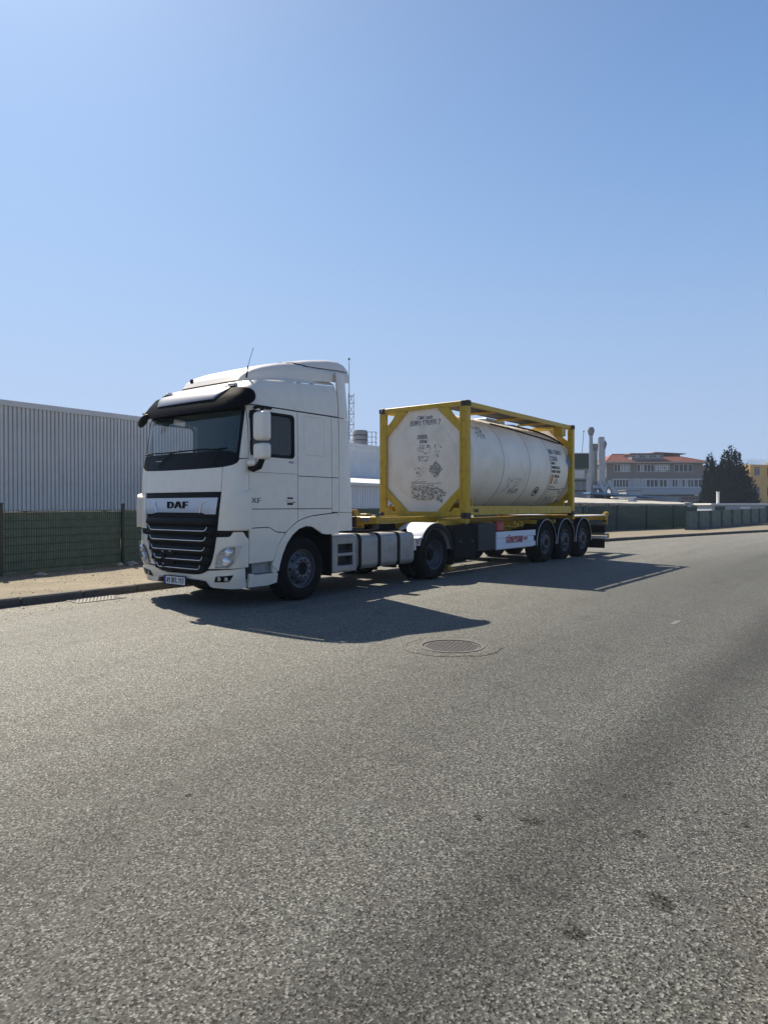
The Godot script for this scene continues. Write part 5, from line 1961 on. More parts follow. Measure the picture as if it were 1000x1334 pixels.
func build_container() -> void:
	S0 = 8.118
	Y0 = 1.217
	var at := ground_at(S0, 0.0)
	at.y = Y0
	var t := thing("tank_container", "white tank container in a yellow steel frame, standing on the yellow trailer", "tank container", at, TRUCK_TURN)
	var ye: Material = M.yellow_paint
	var f := 5.089
	var r := 11.147
	var b := 1.217
	var top := 3.808
	var st: SurfaceTool
	# corner castings
	for s in [f + 0.089, r - 0.089]:
		for l in [-1.138, 1.138]:
			for y in [b + 0.059, top - 0.059]:
				st = mb()
				box(st, T(s, l, y), Vector3(0.162, 0.118, 0.178), Basis(), 0.012)
				var c := part(t, "corner_casting", st, M.casting)
				st = mb()
				box(st, T(s, l + signf(l) * 0.0705, y), Vector3(0.025, 0.070, 0.055), Basis(), 0.012)
				box(st, T(s + (-0.079 if s < 8.0 else 0.079), l, y), Vector3(0.050, 0.075, 0.025), Basis(), 0.012)
				part(c, "casting_slot", st, M.galvanised if (l < 0.0 and y > 3.0) else M.seam)
			# posts
			st = mb()
			box(st, T(s, l, (b + top) * 0.5), Vector3(0.150, top - b - 0.24, 0.15), Basis(), 0.012)
			box(st, T(s + (-0.05 if s < 8.0 else 0.05), l - signf(l) * 0.098, (b + top) * 0.5), Vector3(0.05, top - b - 0.24, 0.06), Basis(), 0.006)
			part(t, "corner_post", st, ye)
	# side rails and end rails
	for l in [-1.14, 1.14]:
		st = mb()
		beam(st, T(f + 0.18, l, top - 0.070), T(r - 0.18, l, top - 0.070), 0.06, 0.105, Vector3.UP, 0.006)
		part(t, "top_side_rail", st, ye)
		st = mb()
		beam(st, T(f + 0.18, l, b + 0.170), T(r - 0.18, l, b + 0.170), 0.10, 0.205, Vector3.UP, 0.008)
		part(t, "bottom_side_rail", st, ye)
	for s in [f + 0.06, r - 0.06]:
		st = mb()
		box(st, T(s, 0, top - 0.060), Vector3(2.11, 0.100, 0.09), Basis(), 0.008)
		part(t, "top_end_rail", st, ye)
		st = mb()
		box(st, T(s, 0, b + 0.085), Vector3(2.11, 0.12, 0.10), Basis(), 0.008)
		part(t, "bottom_end_rail", st, ye)
		# diagonal braces with hollowed outer edge
		for l in [-1.0, 1.0]:
			for v in [-1.0, 1.0]:
				st = mb()
				var pl := PackedVector2Array()
				# in (l, y) about the middle of the end; inner edge straight, outer edge hollow
				var cx := 1.065
				var cy := 1.190 if v > 0.0 else 1.165
				var i0 := Vector2(1.062, 0.560)
				var i1 := Vector2(0.42, 1.165 if v > 0.0 else 1.150)
				var o1 := Vector2(0.72, cy)
				var o0 := Vector2(cx, 0.83)
				pl.append(i0)
				pl.append(i1)
				pl.append(o1)
				for k in range(1, 10):
					var u := k / 10.0
					var q := o1.lerp(o0, u)
					q -= Vector2(0.6, 0.8).normalized() * 0.045 * sin(PI * u)
					pl.append(q)
				pl.append(o0)
				var pp := PackedVector2Array()
				for q in pl:
					pp.append(Vector2(q.x * l, q.y * v))
				prism(st, pp, 0.05, Transform3D(Basis(), T(s, 0, TANK_Y)))
				part(t, "corner_brace", st, ye)
	# corner plates at the foot of the front posts
	for l in [-1.0, 1.0]:
		st = mb()
		prism(st, PackedVector2Array([Vector2(l * 1.06, -1.235), Vector2(l * 0.62, -1.235), Vector2(l * 0.80, -1.16), Vector2(l * 0.88, -1.07), Vector2(l * 1.06, -1.07)]), 0.03, Transform3D(Basis(), T(f + 0.012, 0, TANK_Y)))
		part(t, "foot_plate", st, ye)
	# the tank: dished ends, slightly wavy cladding
	st = mb()
	var xf := Transform3D(Basis(Vector3.FORWARD, Vector3.UP, Vector3.RIGHT), T(0, 0, TANK_Y))
	var prof := []
	for k in 17:
		var u := k / 16.0
		var rr := TANK_R * 1.0 * sin(u * PI * 0.5)
		var deep := 0.23 * pow(1.0 - cos(u * PI * 0.5), 1.5)
		prof.append(Vector2(rr * 0.995, f + 0.13 + deep))
	prof.append(Vector2(TANK_R, f + 0.36))
	var seams := [6.87, 8.29, 9.56]
	for s in [5.9, 6.4]:
		prof.append(Vector2(TANK_R + 0.0, s))
	for s in seams:
		prof.append(Vector2(TANK_R, s - 0.06))
		prof.append(Vector2(TANK_R + 0.006, s - 0.04))
		prof.append(Vector2(TANK_R + 0.006, s + 0.035))
		prof.append(Vector2(TANK_R, s + 0.05))
	prof.append(Vector2(TANK_R, r - 0.42))
	for k in 17:
		var u := (16 - k) / 16.0
		prof.append(Vector2(TANK_R * 0.995 * sin(u * PI * 0.5), r - 0.10 - 0.28 * pow(1.0 - cos(u * PI * 0.5), 1.2)))
	lathe(st, prof, 96, xf)
	var tank := part(t, "tank", st, M.tank_white)
	for s in seams:
		st = mb()
		lathe(st, [Vector2(TANK_R + 0.005, s + 0.006), Vector2(TANK_R + 0.0085, s + 0.010), Vector2(TANK_R + 0.0085, s + 0.026), Vector2(TANK_R + 0.005, s + 0.030)], 96, xf)
		part(tank, "seam_band", st, M.tank_band)
	# flat octagonal end cladding round the dish
	for e in [f + 0.105, r - 0.105]:
		st = mb()
		prism(st, PackedVector2Array([Vector2(1.085, 0.56), Vector2(0.45, 1.18), Vector2(-0.45, 1.18), Vector2(-1.085, 0.56), Vector2(-1.085, -0.56), Vector2(-0.45, -1.165), Vector2(0.45, -1.165), Vector2(1.085, -0.56)]), 0.03, Transform3D(Basis(), T(e, 0, TANK_Y)))
		part(tank, "end_cladding", st, M.tank_white)
	st = mb()
	lathe(st, [Vector2(0.93, f + 0.092), Vector2(0.915, f + 0.086), Vector2(0.86, f + 0.076), Vector2(0.70, f + 0.066), Vector2(0.45, f + 0.058), Vector2(0.0, f + 0.054)], 72, xf)
	part(tank, "dished_end", st, M.tank_white)
	# saddles that tie the tank to the frame
	for s in [f + 0.45, r - 0.45]:
		for l in [-1.0, 1.0]:
			st = mb()
			prism(st, PackedVector2Array([Vector2(l * 1.08, -1.19), Vector2(l * 0.45, -1.19), Vector2(l * 0.45, -1.02), Vector2(l * 0.75, -0.95), Vector2(l * 1.08, -0.86)]), 0.06, Transform3D(Basis(), T(s, 0, TANK_Y)))
			part(t, "saddle", st, ye)
	# walkways: gratings of bars on brackets
	var slat := mb()
	box(slat, Vector3.ZERO, Vector3(0.020, 0.03, 5.5))
	var slat_mesh := done(slat)
	for lane in [[0.40, 0.95], [-0.95, -0.40]]:
		st = mb()
		for k in 2:
			beam(st, T(f + 0.16, lane[k], top - 0.055), T(r - 0.5, lane[k], top - 0.055), 0.03, 0.05)
		for k in 40:
			var s := f + 0.20 + k * 0.137
			beam(st, T(s, lane[0], top - 0.052), T(s, lane[1], top - 0.052), 0.03, 0.022)
		var wk := part(t, "walkway", st, M.grating_grey)
		for k in 15:
			part(wk, "walkway_bar", slat_mesh, M.grating_grey).position = T(f + 2.95, lerpf(lane[0] + 0.03, lane[1] - 0.03, k / 14.0), top - 0.050)
	for s in [6.6, 8.1, 9.4, 10.4]:
		for l in [-1.0, 1.0]:
			st = mb()
			beam(st, T(s, l * 1.10, top - 0.10), T(s, l * 0.28, top - 0.10), 0.05, 0.05)
			box(st, T(s, l * 1.02, top - 0.085), Vector3(0.10, 0.06, 0.12), Basis(), 0.01)
			part(t, "walkway_bracket", st, ye)
	# hose and rope along the shoulder of the tank
	st = mb()
	var pts := []
	for k in 40:
		var u := k / 39.0
		pts.append(on_tank(lerpf(7.2, 10.75, u), 1.02 - 0.10 * sin(u * PI * 0.9) - 0.30 * u * u, 0.02))
	tube(st, pts, 0.018, 6)
	part(t, "drain_hose", st, M.black_plastic)
	st = mb()
	pts = []
	for k in 24:
		var u := k / 23.0
		pts.append(on_tank(lerpf(9.1, 10.95, u), 1.28 - 0.62 * u * u, 0.022))
	tube(st, pts, 0.022, 6)
	part(t, "drain_hose", st, M.black_plastic)
	# spill box with man lid, valves
	st = mb()
	box(st, T(8.2, 0, top - 0.13), Vector3(0.5, 0.16, 1.0), Basis(), 0.02)
	part(t, "spill_box", st, M.galvanised)
	st = mb()
	lathe(st, [Vector2(0.0, 0.02), Vector2(0.24, 0.0), Vector2(0.26, -0.03), Vector2(0.26, -0.1)], 24, Transform3D(Basis(Vector3.UP, Vector3.LEFT, Vector3.BACK), T(9.3, 0, top - 0.09)))
	part(t, "man_lid", st, M.galvanised)
	st = mb()
	box(st, T(10.55, 1.0, top - 0.24), Vector3(0.26, 0.22, 0.30), Basis(), 0.02)
	part(t, "document_holder", st, ye)
	st = mb()
	tube(st, [T(11.05, 1.0, 1.45), T(11.05, 0.85, 1.60), T(11.0, 0.7, 1.62)], 0.05, 8)
	box(st, T(11.05, 0.98, 1.50), Vector3(0.14, 0.14, 0.12), Basis(), 0.02)
	part(t, "bottom_valve", st, M.galvanised)
	# ladder on the tail end
	st = mb()
	for l in [0.35, 0.75]:
		beam(st, T(r - 0.02, l, b + 0.15), T(r - 0.02, l, top - 0.1), 0.03, 0.03)
	for k in 8:
		beam(st, T(r - 0.02, 0.35, b + 0.35 + k * 0.28), T(r - 0.02, 0.75, b + 0.35 + k * 0.28), 0.025, 0.025)
	part(t, "ladder", st, M.galvanised)
	marks(t, tank, f)

func marks(t: Node3D, tank: Node3D, f: float) -> void:
	# lettering on the dished front end
	var dish := func(l: float, y: float) -> Vector3:
		var rr := Vector2(l, y - TANK_Y).length()
		return T(f + table([0.0, 0.45, 0.70, 0.86, 0.915, 0.93, 1.3], [0.054, 0.058, 0.066, 0.076, 0.086, 0.090, 0.090], rr) - 0.005, l, y)
	lettering(tank, "maker_lettering", "CIMC tank", Transform3D(Basis(), dish.call(0.05, 3.515)), 0.075, M.ink_blue, 0.42, false)
	lettering(tank, "serial_lettering", "EURU 176391", Transform3D(Basis(), dish.call(0.015, 3.395)), 0.115, M.ink_blue, 0.70, false)
	lettering(tank, "serial_lettering", "7", Transform3D(Basis(), dish.call(0.445, 3.395)), 0.115, M.ink_blue, 0.055, false)
	lettering(tank, "volume_lettering", "26000L", Transform3D(Basis(), dish.call(0.0, 3.07)), 0.095, M.ink_blue, 0.29, false)
	lettering(tank, "volume_lettering", "4.00 bar", Transform3D(Basis(), dish.call(0.03, 2.965)), 0.075, M.ink_blue, 0.21, false)
	# residue of peeled notices: torn specks of paper and glue
	var scraps := [[0.06, 2.78, 0.34, 0.22, 0.0, 90, 0.35], [0.42, 2.76, 0.24, 0.26, 0.7, 60, 0.3], [-0.02, 2.58, 0.30, 0.14, 0.0, 50, 0.3], [0.36, 2.32, 0.28, 0.28, 0.785, 150, 0.9], [-0.10, 2.22, 0.30, 0.32, 0.0, 70, 0.3], [0.0, 1.80, 0.60, 0.34, 0.0, 330, 1.0], [0.42, 1.76, 0.36, 0.26, -0.5, 190, 1.0]]
	var torn := FastNoiseLite.new()
	torn.seed = 4
	torn.frequency = 13.0
	var tones := [M.ink_faint, M.residue_tan, M.residue_dark]
	for tone in 3:
		var st := mb()
		for q in scraps:
			for k in int(q[5] / 2.0):
				var p := Vector2(rng.randf_range(-0.5, 0.5) * q[2], rng.randf_range(-0.5, 0.5) * q[3]).rotated(q[4])
				if rng.randf() > q[6] * 0.8 + 0.2 or (tone == 2 and q[6] < 0.5 and rng.randf() < 0.7):
					continue
				var c := Vector2(q[0], q[1]) + p
				if torn.get_noise_2d(c.x, c.y) < (-0.16 if tone < 2 else 0.0):
					continue
				var e := rng.randf_range(0.008, 0.028) * (1.0 if tone < 2 else 0.75)
				var a := rng.randf_range(0, TAU)
				var p3 := []
				for v in 5:
					var w := c + Vector2(cos(a + v * TAU / 5.0), sin(a + v * TAU / 5.0) * 0.7) * e * rng.randf_range(0.5, 1.3)
					p3.append(dish.call(w.x, w.y) - Vector3(0, 0, 0.0035 + 0.0006 * tone - 0.006))
				for v in 3:
					st.set_smooth_group(-1)
					tri(st, p3[0], p3[v + 1], p3[v + 2])
		var o := part(tank, "label_residue", st, tones[tone])
		o.set_meta("kind", "stuff")
	# outline of a diamond notice and ruled lines
	var st := mb()
	var ring := func(pts: Array, rad: float) -> void:
		var o := []
		for p in pts:
			o.append(dish.call(p[0], p[1]))
		tube(st, o, rad, 4)
	ring.call([[0.36, 2.50], [0.54, 2.33], [0.38, 2.14], [0.20, 2.30], [0.36, 2.50]], 0.006)
	ring.call([[-0.30, 2.005], [0.50, 2.005]], 0.006)
	ring.call([[-0.30, 2.04], [0.10, 2.04]], 0.008)
	ring.call([[-0.12, 2.62], [0.16, 2.62], [0.16, 2.52], [-0.12, 2.52]], 0.004)
	ring.call([[-0.16, 2.80], [0.22, 2.82]], 0.003)
	part(tank, "ruled_lines", st, M.ink_faint)
	st = mb()
	for k in 6:
		box(st, Vector3(0, 0, 0) + dish.call(0.37 - 0.085 + k * 0.034, 2.32 - 0.085 * 0.0 + (k - 2.5) * -0.030), Vector3(0.022, 0.19 - 0.02 * (k % 2), 0.003), Basis(Vector3.BACK, -0.75))
	part(tank, "peeled_diamond", st, M.ink_faint)
	# flank
	tank_text(tank, "flank_lettering", "EURU 1763917", 10.02, 0.40, 0.13, M.ink_blue, 0.92, false)
	tank_text(tank, "flank_lettering", "22K8", 9.82, 0.23, 0.13, M.ink_blue, 0.50, false)
	tank_text(tank, "flank_lettering", "MAX", 9.76, 0.115, 0.065, M.ink_black, 0.25)
	tank_text(tank, "flank_lettering", "36000 KG", 9.90, 0.02, 0.070, M.ink_black, 0.55)
	tank_text(tank, "flank_lettering", "TARE 4150", 9.92, -0.075, 0.070, M.ink_black, 0.58)
	tank_text(tank, "flank_lettering", "UN 26", 10.02, -0.185, 0.075, M.ink_black, 0.30)
	var on := func(q: Array, off: float) -> Vector3: return on_tank(q[0], q[1], off)
	st = mb()
	var patch := func(s0: float, s1: float, a0: float, a1: float, off: float) -> void:
		var rows := []
		for i in 5:
			var row := PackedVector3Array()
			for k in 5:
				row.append(on_tank(lerpf(s0, s1, i / 4.0), lerpf(a0, a1, k / 4.0), off))
			rows.append(row)
		grid(st, rows)
	patch.call(9.68, 9.80, -0.375, -0.15, 0.004)
	part(tank, "warning_label", st, M.amber)
	st = mb()
	for k in 4:
		patch.call(9.69, 9.79, -0.36 + k * 0.055, -0.335 + k * 0.055, 0.006)
	part(tank, "warning_print", st, M.ink_black)
	st = mb()
	tube(st, [on_tank(9.92, -0.345, 0.004), on_tank(10.04, -0.25, 0.004), on_tank(10.16, -0.345, 0.004), on_tank(9.92, -0.345, 0.004)], 0.008, 4)
	tube(st, [on_tank(9.66, -0.505, 0.004), on_tank(10.42, -0.505, 0.004)], 0.010, 4)
	tube(st, [on_tank(9.66, -0.445, 0.004), on_tank(10.06, -0.445, 0.004)], 0.010, 4)
	part(tank, "flank_print", st, M.ink_black)
	# blue diamond near the tail, round mark low down
	st = mb()
	var rows := []
	for i in 7:
		var row := PackedVector3Array()
		for k in 7:
			var a := (i / 6.0 - 0.5)
			var c := (k / 6.0 - 0.5)
			row.append(on_tank(10.84 + (a - c) * 0.19, 0.20 + (a + c) * 0.19, 0.004))
		rows.append(row)
	grid(st, rows)
	part(tank, "blue_diamond", st, M.diamond_blue)
	st = mb()
	var pts := []
	for k in 33:
		var a := TAU * k / 32.0
		pts.append(on_tank(9.02 + cos(a) * 0.13, -0.585 + sin(a) * 0.115, 0.004))
	tube(st, pts, 0.012, 4, false)
	pts = []
	for k in 13:
		var a := TAU * k / 12.0
		pts.append(on_tank(9.02 + cos(a) * 0.03, -0.585 + sin(a) * 0.03, 0.004))
	tube(st, pts, 0.022, 4, false)
	tube(st, [on_tank(9.02, -0.585, 0.004), on_tank(9.07, -0.51, 0.004)], 0.014, 4)
	part(tank, "round_mark", st, M.ink_black)
	# half worn away print on the shoulder and low on the flank
	for tone in 2:
		st = mb()
		for q in [[6.05, 0.62, 0.36, 0.30, 90, 1], [7.55, -0.46, 0.80, 0.34, 130, 0], [7.75, -0.60, 0.5, 0.12, 60, 1], [10.1, -0.70, 0.9, 0.34, 130, 0], [10.6, -0.6, 0.3, 0.3, 60, 1]]:
			if q[5] != tone:
				continue
			for k in q[4]:
				var s: float = q[0] + rng.randf_range(-0.5, 0.5) * q[2]
				var a: float = q[1] + rng.randf_range(-0.5, 0.5) * q[3]
				var e := rng.randf_range(0.006, 0.024)
				var p0 := on_tank(s - e, a, 0.004)
				tri(st, p0, on_tank(s + e * 0.7, a + e * rng.randf_range(0.4, 1.6), 0.004), on_tank(s + e, a - e * rng.randf_range(0.0, 1.0), 0.004))
		part(tank, "worn_print", st, M.ink_faint if tone == 0 else M.residue_dark).set_meta("kind", "stuff")
	lettering(t, "rail_lettering", "CIMC", Transform3D(Basis(Vector3.FORWARD, Vector3.UP, Vector3.RIGHT), T(5.52, 1.193, 1.385)), 0.075, M.ink_black, 0.26)
	S0 = 0.0
	Y0 = 0.0

# ------------------------------------------------------------------ far side of the street
func window_at(parent: Node3D, x: float, y: float, w: float, h: float, z: float, lights: int, rows: int, pane: Material) -> void:
	var st := mb()
	box(st, Vector3(x, y, z + 0.03), Vector3(w, h, 0.06))
	var frame := part(parent, "window", st, M.window_frame)
	var pw := w / lights
	var ph := h / rows
	for i in lights:
		for k in rows:
			st = mb()
			box(st, Vector3(x - w * 0.5 + pw * (i + 0.5), y - h * 0.5 + ph * (k + 0.5), z + 0.058), Vector3(pw - 0.11, ph - 0.11, 0.02))
			var m := pane
			if rng.randf() < 0.25:
				m = M.pane_curtain if pane == M.pane_dark else M.pane_dark
			part(frame, "pane", st, m)

func build_far() -> void:
	var st: SurfaceTool
	# long low shed with the pale roof behind the green hoarding
	var t := thing("low_shed", "long low shed whose pale shallow roof shows above the green hoarding", "shed", Vector3(10.5, 0, -47.0))
	st = mb()
	var a := Vector3(0.0, 1.70, 0.0)
	var rows := []
	for i in 15:
		var u := i / 14.0
		var row := PackedVector3Array()
		for k in 5:
			var w := k / 4.0
			row.append(Vector3(lerpf(0.5, 12.6, u) + w * 3.2 * (1.0 - u * 0.3), lerpf(1.76, 1.60, u) + w * lerpf(0.46, 0.20, u) + 0.012 * sin(i * 2.1 + k), lerpf(-0.4, -3.6, u) - w * 8.0))
		rows.append(row)
	grid(st, rows)
	part(t, "roof", st, M.roof_pale)
	for i in 14:
		st = mb()
		var u := (i + 0.5) / 14.0
		beam(st, Vector3(lerpf(0.5, 12.6, i / 14.0), lerpf(1.70, 1.54, i / 14.0), lerpf(-0.4, -3.6, i / 14.0)), Vector3(lerpf(0.5, 12.6, (i + 1) / 14.0), lerpf(1.70, 1.54, (i + 1) / 14.0), lerpf(-0.4, -3.6, (i + 1) / 14.0)), 0.06, 0.09)
		part(t, "eave_board", st, M.wall_beige)
	st = mb()
	beam(st, Vector3(0.6, 0.8, -0.7), Vector3(12.4, 0.75, -3.9), 0.15, 1.66)
	part(t, "wall", st, M.wall_beige)
	for q in [[1.2, -0.62], [3.4, -1.2], [5.6, -1.8]]:
		st = mb()
		box(st, Vector3(q[0], 1.35, q[1] + 0.06), Vector3(0.06, 0.6, 0.06))
		part(t, "wall_post", st, M.dark_grey)
	st = mb()
	box(st, Vector3(2.2, 1.40, -0.75), Vector3(0.35, 0.18, 0.12), Basis(), 0.02)
	part(t, "lamp_box", st, M.white_plastic)
	# roof fan on it
	t = thing("roof_vent", "small white roof vent on the pale shed roof", "vent", Vector3(19.4, 1.66, -53.5))
	st = mb()
	box(st, Vector3(0, 0.22, 0), Vector3(0.42, 0.44, 0.42), Basis(), 0.04)
	part(t, "box", st, M.white_plastic)
	st = mb()
	box(st, Vector3(0.3, 0.18, 0.05), Vector3(0.3, 0.3, 0.3), Basis(Vector3.UP, 0.4), 0.03)
	part(t, "motor", st, M.galvanised)
	st = mb()
	box(st, Vector3(-0.55, 0.48, 0.0), Vector3(1.9, 0.10, 0.5), Basis(), 0.03)
	part(t, "duct", st, M.roof_white)
	# workshop with its green hood and exhaust stacks
	t = thing("workshop", "pale workshop with a dark green parapet just right of the tank container", "workshop", Vector3(18.5, 0, -78.0))
	st = mb()
	box(st, Vector3(1.5, 3.0, -3.0), Vector3(7.0, 6.0, 6.0))
	part(t, "wall", st, M.wall_white)
	st = mb()
	box(st, Vector3(1.45, 6.62, -2.7), Vector3(7.2, 1.62, 6.6))
	part(t, "parapet", st, M.dark_green)
	st = mb()
	box(st, Vector3(1.45, 7.48, -2.7), Vector3(7.35, 0.10, 6.75))
	part(t, "coping", st, M.roof_white)
	st = mb()
	prism(st, PackedVector2Array([Vector2(-3.0, 6.0), Vector2(4.55, 6.0), Vector2(4.55, 8.1), Vector2(2.2, 8.95), Vector2(-3.0, 9.3)]), 8.0, Transform3D(Basis(), Vector3(0, 0, -14.0)))
	var up := part(t, "upper_block", st, M.wall_beige)
	st = mb()
	beam(st, Vector3(4.65, 8.12, -10.0), Vector3(2.2, 9.02, -10.0), 8.2 * 0.0 + 0.15, 0.08)
	part(up, "verge", st, M.dark_grey)
	for x in [2.6, 3.5, 4.3]:
		st = mb()
		box(st, Vector3(x, 7.8, -9.98), Vector3(0.5, 0.45, 0.06))
		part(up, "window", st, M.pane_dark)
	for q in [[3.4, 3.6, 0.10, 4.4], [4.1, 2.6, 0.12, 3.6], [4.75, 2.9, 0.16, 4.6], [3.8, 3.9, 0.07, 3.0]]:
		st = mb()
		tube(st, [Vector3(q[0], q[1] - q[3] * 0.5 + 0.4, 0.25), Vector3(q[0], q[1] + q[3] * 0.5, 0.25)], q[2] * 0.6, 8)
		part(t, "pipe", st, M.galvanised if q[0] < 4.5 else M.white_plastic)
	for y in [3.2, 4.35, 4.75]:
		st = mb()
		tube(st, [Vector3(1.5, y, 0.35), Vector3(4.6, y, 0.35)], 0.06, 6)
		part(t, "pipe", st, M.dark_grey if y < 4.5 else M.white_plastic)
	st = mb()
	box(st, Vector3(3.85, 5.1, 0.15), Vector3(1.1, 1.0, 0.5), Basis(), 0.04)
	part(t, "unit_box", st, M.roof_white)
	t = thing("aerial_mast", "thin mast on the workshop's upper block left of the tallest stack", "mast", Vector3(23.0, 7.5, -78.5))
	st = mb()
	tube(st, [Vector3(-0.15, 0, 0), Vector3(0.05, 2.55, 0)], 0.035, 6)
	box(st, Vector3(0.05, 2.6, 0), Vector3(0.16, 0.12, 0.12))
	part(t, "pole", st, M.mast_steel)
	stack("tallest galvanised exhaust stack with a flared dark cowl", Vector3(22.82, 1.6, -75.0), 0.205, 8.55, true, 0.0)
	stack("short square-capped stack behind the tallest one", Vector3(23.42, 1.6, -75.6), 0.27, 6.9, false, 0.30)
	stack("broad bright stack with a plain square cap, middle of the group", Vector3(23.82, 1.6, -74.6), 0.26, 7.55, false, 0.0)
	stack("rightmost slim stack with a flared cowl", Vector3(24.33, 1.6, -75.4), 0.20, 7.1, true, 0.0)
	t = thing("extractor_ducts", "tangle of bent metal ducts at the foot of the exhaust stacks", "duct", Vector3(24.0, 1.6, -74.0))
	for q in [[[-0.6, 2.6], [0.0, 1.5], [0.15, 0.2]], [[0.5, 2.3], [0.1, 1.9], [0.0, 0.6]], [[0.35, 2.6], [0.9, 1.5], [0.9, 0.4]], [[-1.2, 1.9], [-0.4, 1.95], [0.1, 1.2]]]:
		var pts := []
		for p in q:
			pts.append(Vector3(p[0], p[1], 0.1 * p[0]))
		st = mb()
		tube(st, pts, 0.24, 10)
		part(t, "duct", st, M.galvanised)
	st = mb()
	box(st, Vector3(0.2, 0.6, -0.2), Vector3(2.2, 1.0, 0.8), Basis(), 0.05)
	part(t, "fan_casing", st, M.dark_grey)
	t = thing("blue_roof_shed", "low shed with a blue sheet roof at the foot of the stacks", "shed", Vector3(24.6, 0, -72.0))
	st = mb()
	box(st, Vector3(0.6, 1.1, -1.0), Vector3(7.0, 2.2, 3.0))
	part(t, "wall", st, M.wall_grey)
	st = mb()
	prism(st, PackedVector2Array([Vector2(-3.0, 2.75), Vector2(4.4, 2.30), Vector2(4.4, 2.45), Vector2(-3.0, 2.95)]), 3.6, Transform3D(Basis(), Vector3(0, 0, -0.9)))
	part(t, "roof", st, M.blue_sheet)
	t = thing("grey_cabin", "small plain grey cabin in front of the red-roofed building's left corner", "cabin", Vector3(28.6, 0, -79.0))
	st = mb()
	box(st, Vector3(0, 1.6, 0), Vector3(1.75, 3.2, 2.5), Basis(), 0.03)
	part(t, "wall", st, M.wall_bluegrey)
	st = mb()
	box(st, Vector3(0, 3.25, 0), Vector3(1.9, 0.1, 2.7))
	part(t, "roof", st, M.wall_grey)
	build_red_roof()
	build_ochre()
	# right-hand low shed and white pillar
	t = thing("white_roofed_shed", "low shed with a flat white roof edge in front of the conifers", "shed", Vector3(29.8, 0, -62.0))
	st = mb()
	box(st, Vector3(7.0, 1.62, -1.5), Vector3(14.2, 0.16, 3.6), Basis(), 0.02)
	part(t, "roof", st, M.roof_white)
	st = mb()
	box(st, Vector3(7.0, 0.77, -1.4), Vector3(13.8, 1.54, 3.0))
	part(t, "wall", st, M.wall_bluegrey)
	for k in 6:
		st = mb()
		box(st, Vector3(0.8 + k * 2.3, 1.25, 0.12), Vector3(0.9, 0.35, 0.06))
		part(t, "shutter", st, M.roof_white if k % 2 == 1 else M.dark_green)
	t = thing("white_pillar", "plain white pillar standing in front of the dark conifers", "pillar", Vector3(31.1, 0, -63.3))
	st = mb()
	box(st, Vector3(0, 1.38, 0), Vector3(0.20, 2.76, 0.2), Basis(), 0.015)
	part(t, "shaft", st, M.roof_white)
	st = mb()
	box(st, Vector3(0, 2.77, 0), Vector3(0.26, 0.05, 0.26), Basis(), 0.01)
	part(t, "cap", st, M.roof_white)
	# conifers
	conifer("slim pointed cypress left of the big dark conifer", Vector3(40.75, 0, -85.0), [[0.0, 0.0, 8.05, 1.25]], 2600, 5)
	conifer("second small cypress, rounder, between the slim one and the big conifer", Vector3(41.75, 0, -86.0), [[0.0, 0.0, 7.35, 1.5], [0.5, 0.4, 6.2, 1.3]], 3000, 6)
	conifer("big dark spreading conifer with several ragged tops", Vector3(43.0, 0, -84.0), [[-0.1, 0.0, 9.05, 2.0], [-0.95, 0.3, 8.45, 1.6], [-0.5, -0.6, 8.5, 1.5], [0.45, 0.2, 8.35, 1.8], [1.15, 0.0, 6.7, 1.7], [1.5, 0.3, 6.6, 1.1], [-1.5, 0.4, 6.8, 1.7], [2.1, 0.2, 5.2, 1.6], [-2.2, 0.2, 5.6, 1.4], [0.3, 1.2, 6.2, 2.4]], 15000, 8)

func stack(label: String, at: Vector3, r: float, h: float, flared: bool, lean: float) -> void:
	var t := thing("exhaust_stack", label, "chimney", at, 0.0, "exhaust stacks beside the workshop")
	var up := Basis(Vector3.UP, Vector3.LEFT, Vector3.BACK)
	var st: SurfaceTool
	var n := int(h / 1.25)
	for k in n:
		st = mb()
		var y0 := (h - 0.9) * k / n
		var y1 := (h - 0.9) * (k + 1) / n
		if flared:
			lathe(st, [Vector2(r, y0), Vector2(r, y1 - 0.05), Vector2(r + 0.03, y1 - 0.045), Vector2(r + 0.03, y1)], 16, Transform3D(up, Vector3.ZERO))
		else:
			box(st, Vector3(0, (y0 + y1) * 0.5 - 0.03, 0), Vector3(r * 1.8, y1 - y0 - 0.06, r * 1.8), Basis(), 0.01)
			box(st, Vector3(0, y1 - 0.03, 0), Vector3(r * 1.8 + 0.08, 0.06, r * 1.8 + 0.08), Basis(), 0.01)
		part(t, "duct_length", st, M.galvanised)
	st = mb()
	if flared:
		lathe(st, [Vector2(r, h - 0.95), Vector2(r * 1.25, h - 0.85), Vector2(r * 1.95, h - 0.42), Vector2(r * 1.95, h - 0.30), Vector2(r * 1.35, h), Vector2(0, h)], 8, Transform3D(up, Vector3.ZERO))
	else:
		box(st, Vector3(lean * 0.0, h - 0.42, 0), Vector3(r * 2.3, 0.62, r * 2.3), Basis(), 0.05)
		box(st, Vector3(lean * 0.0, h - 0.80, 0), Vector3(r * 2.0, 0.2, r * 2.0))
	part(t, "cowl", st, M.wall_grey if flared or lean > 0.0 else M.galvanised)

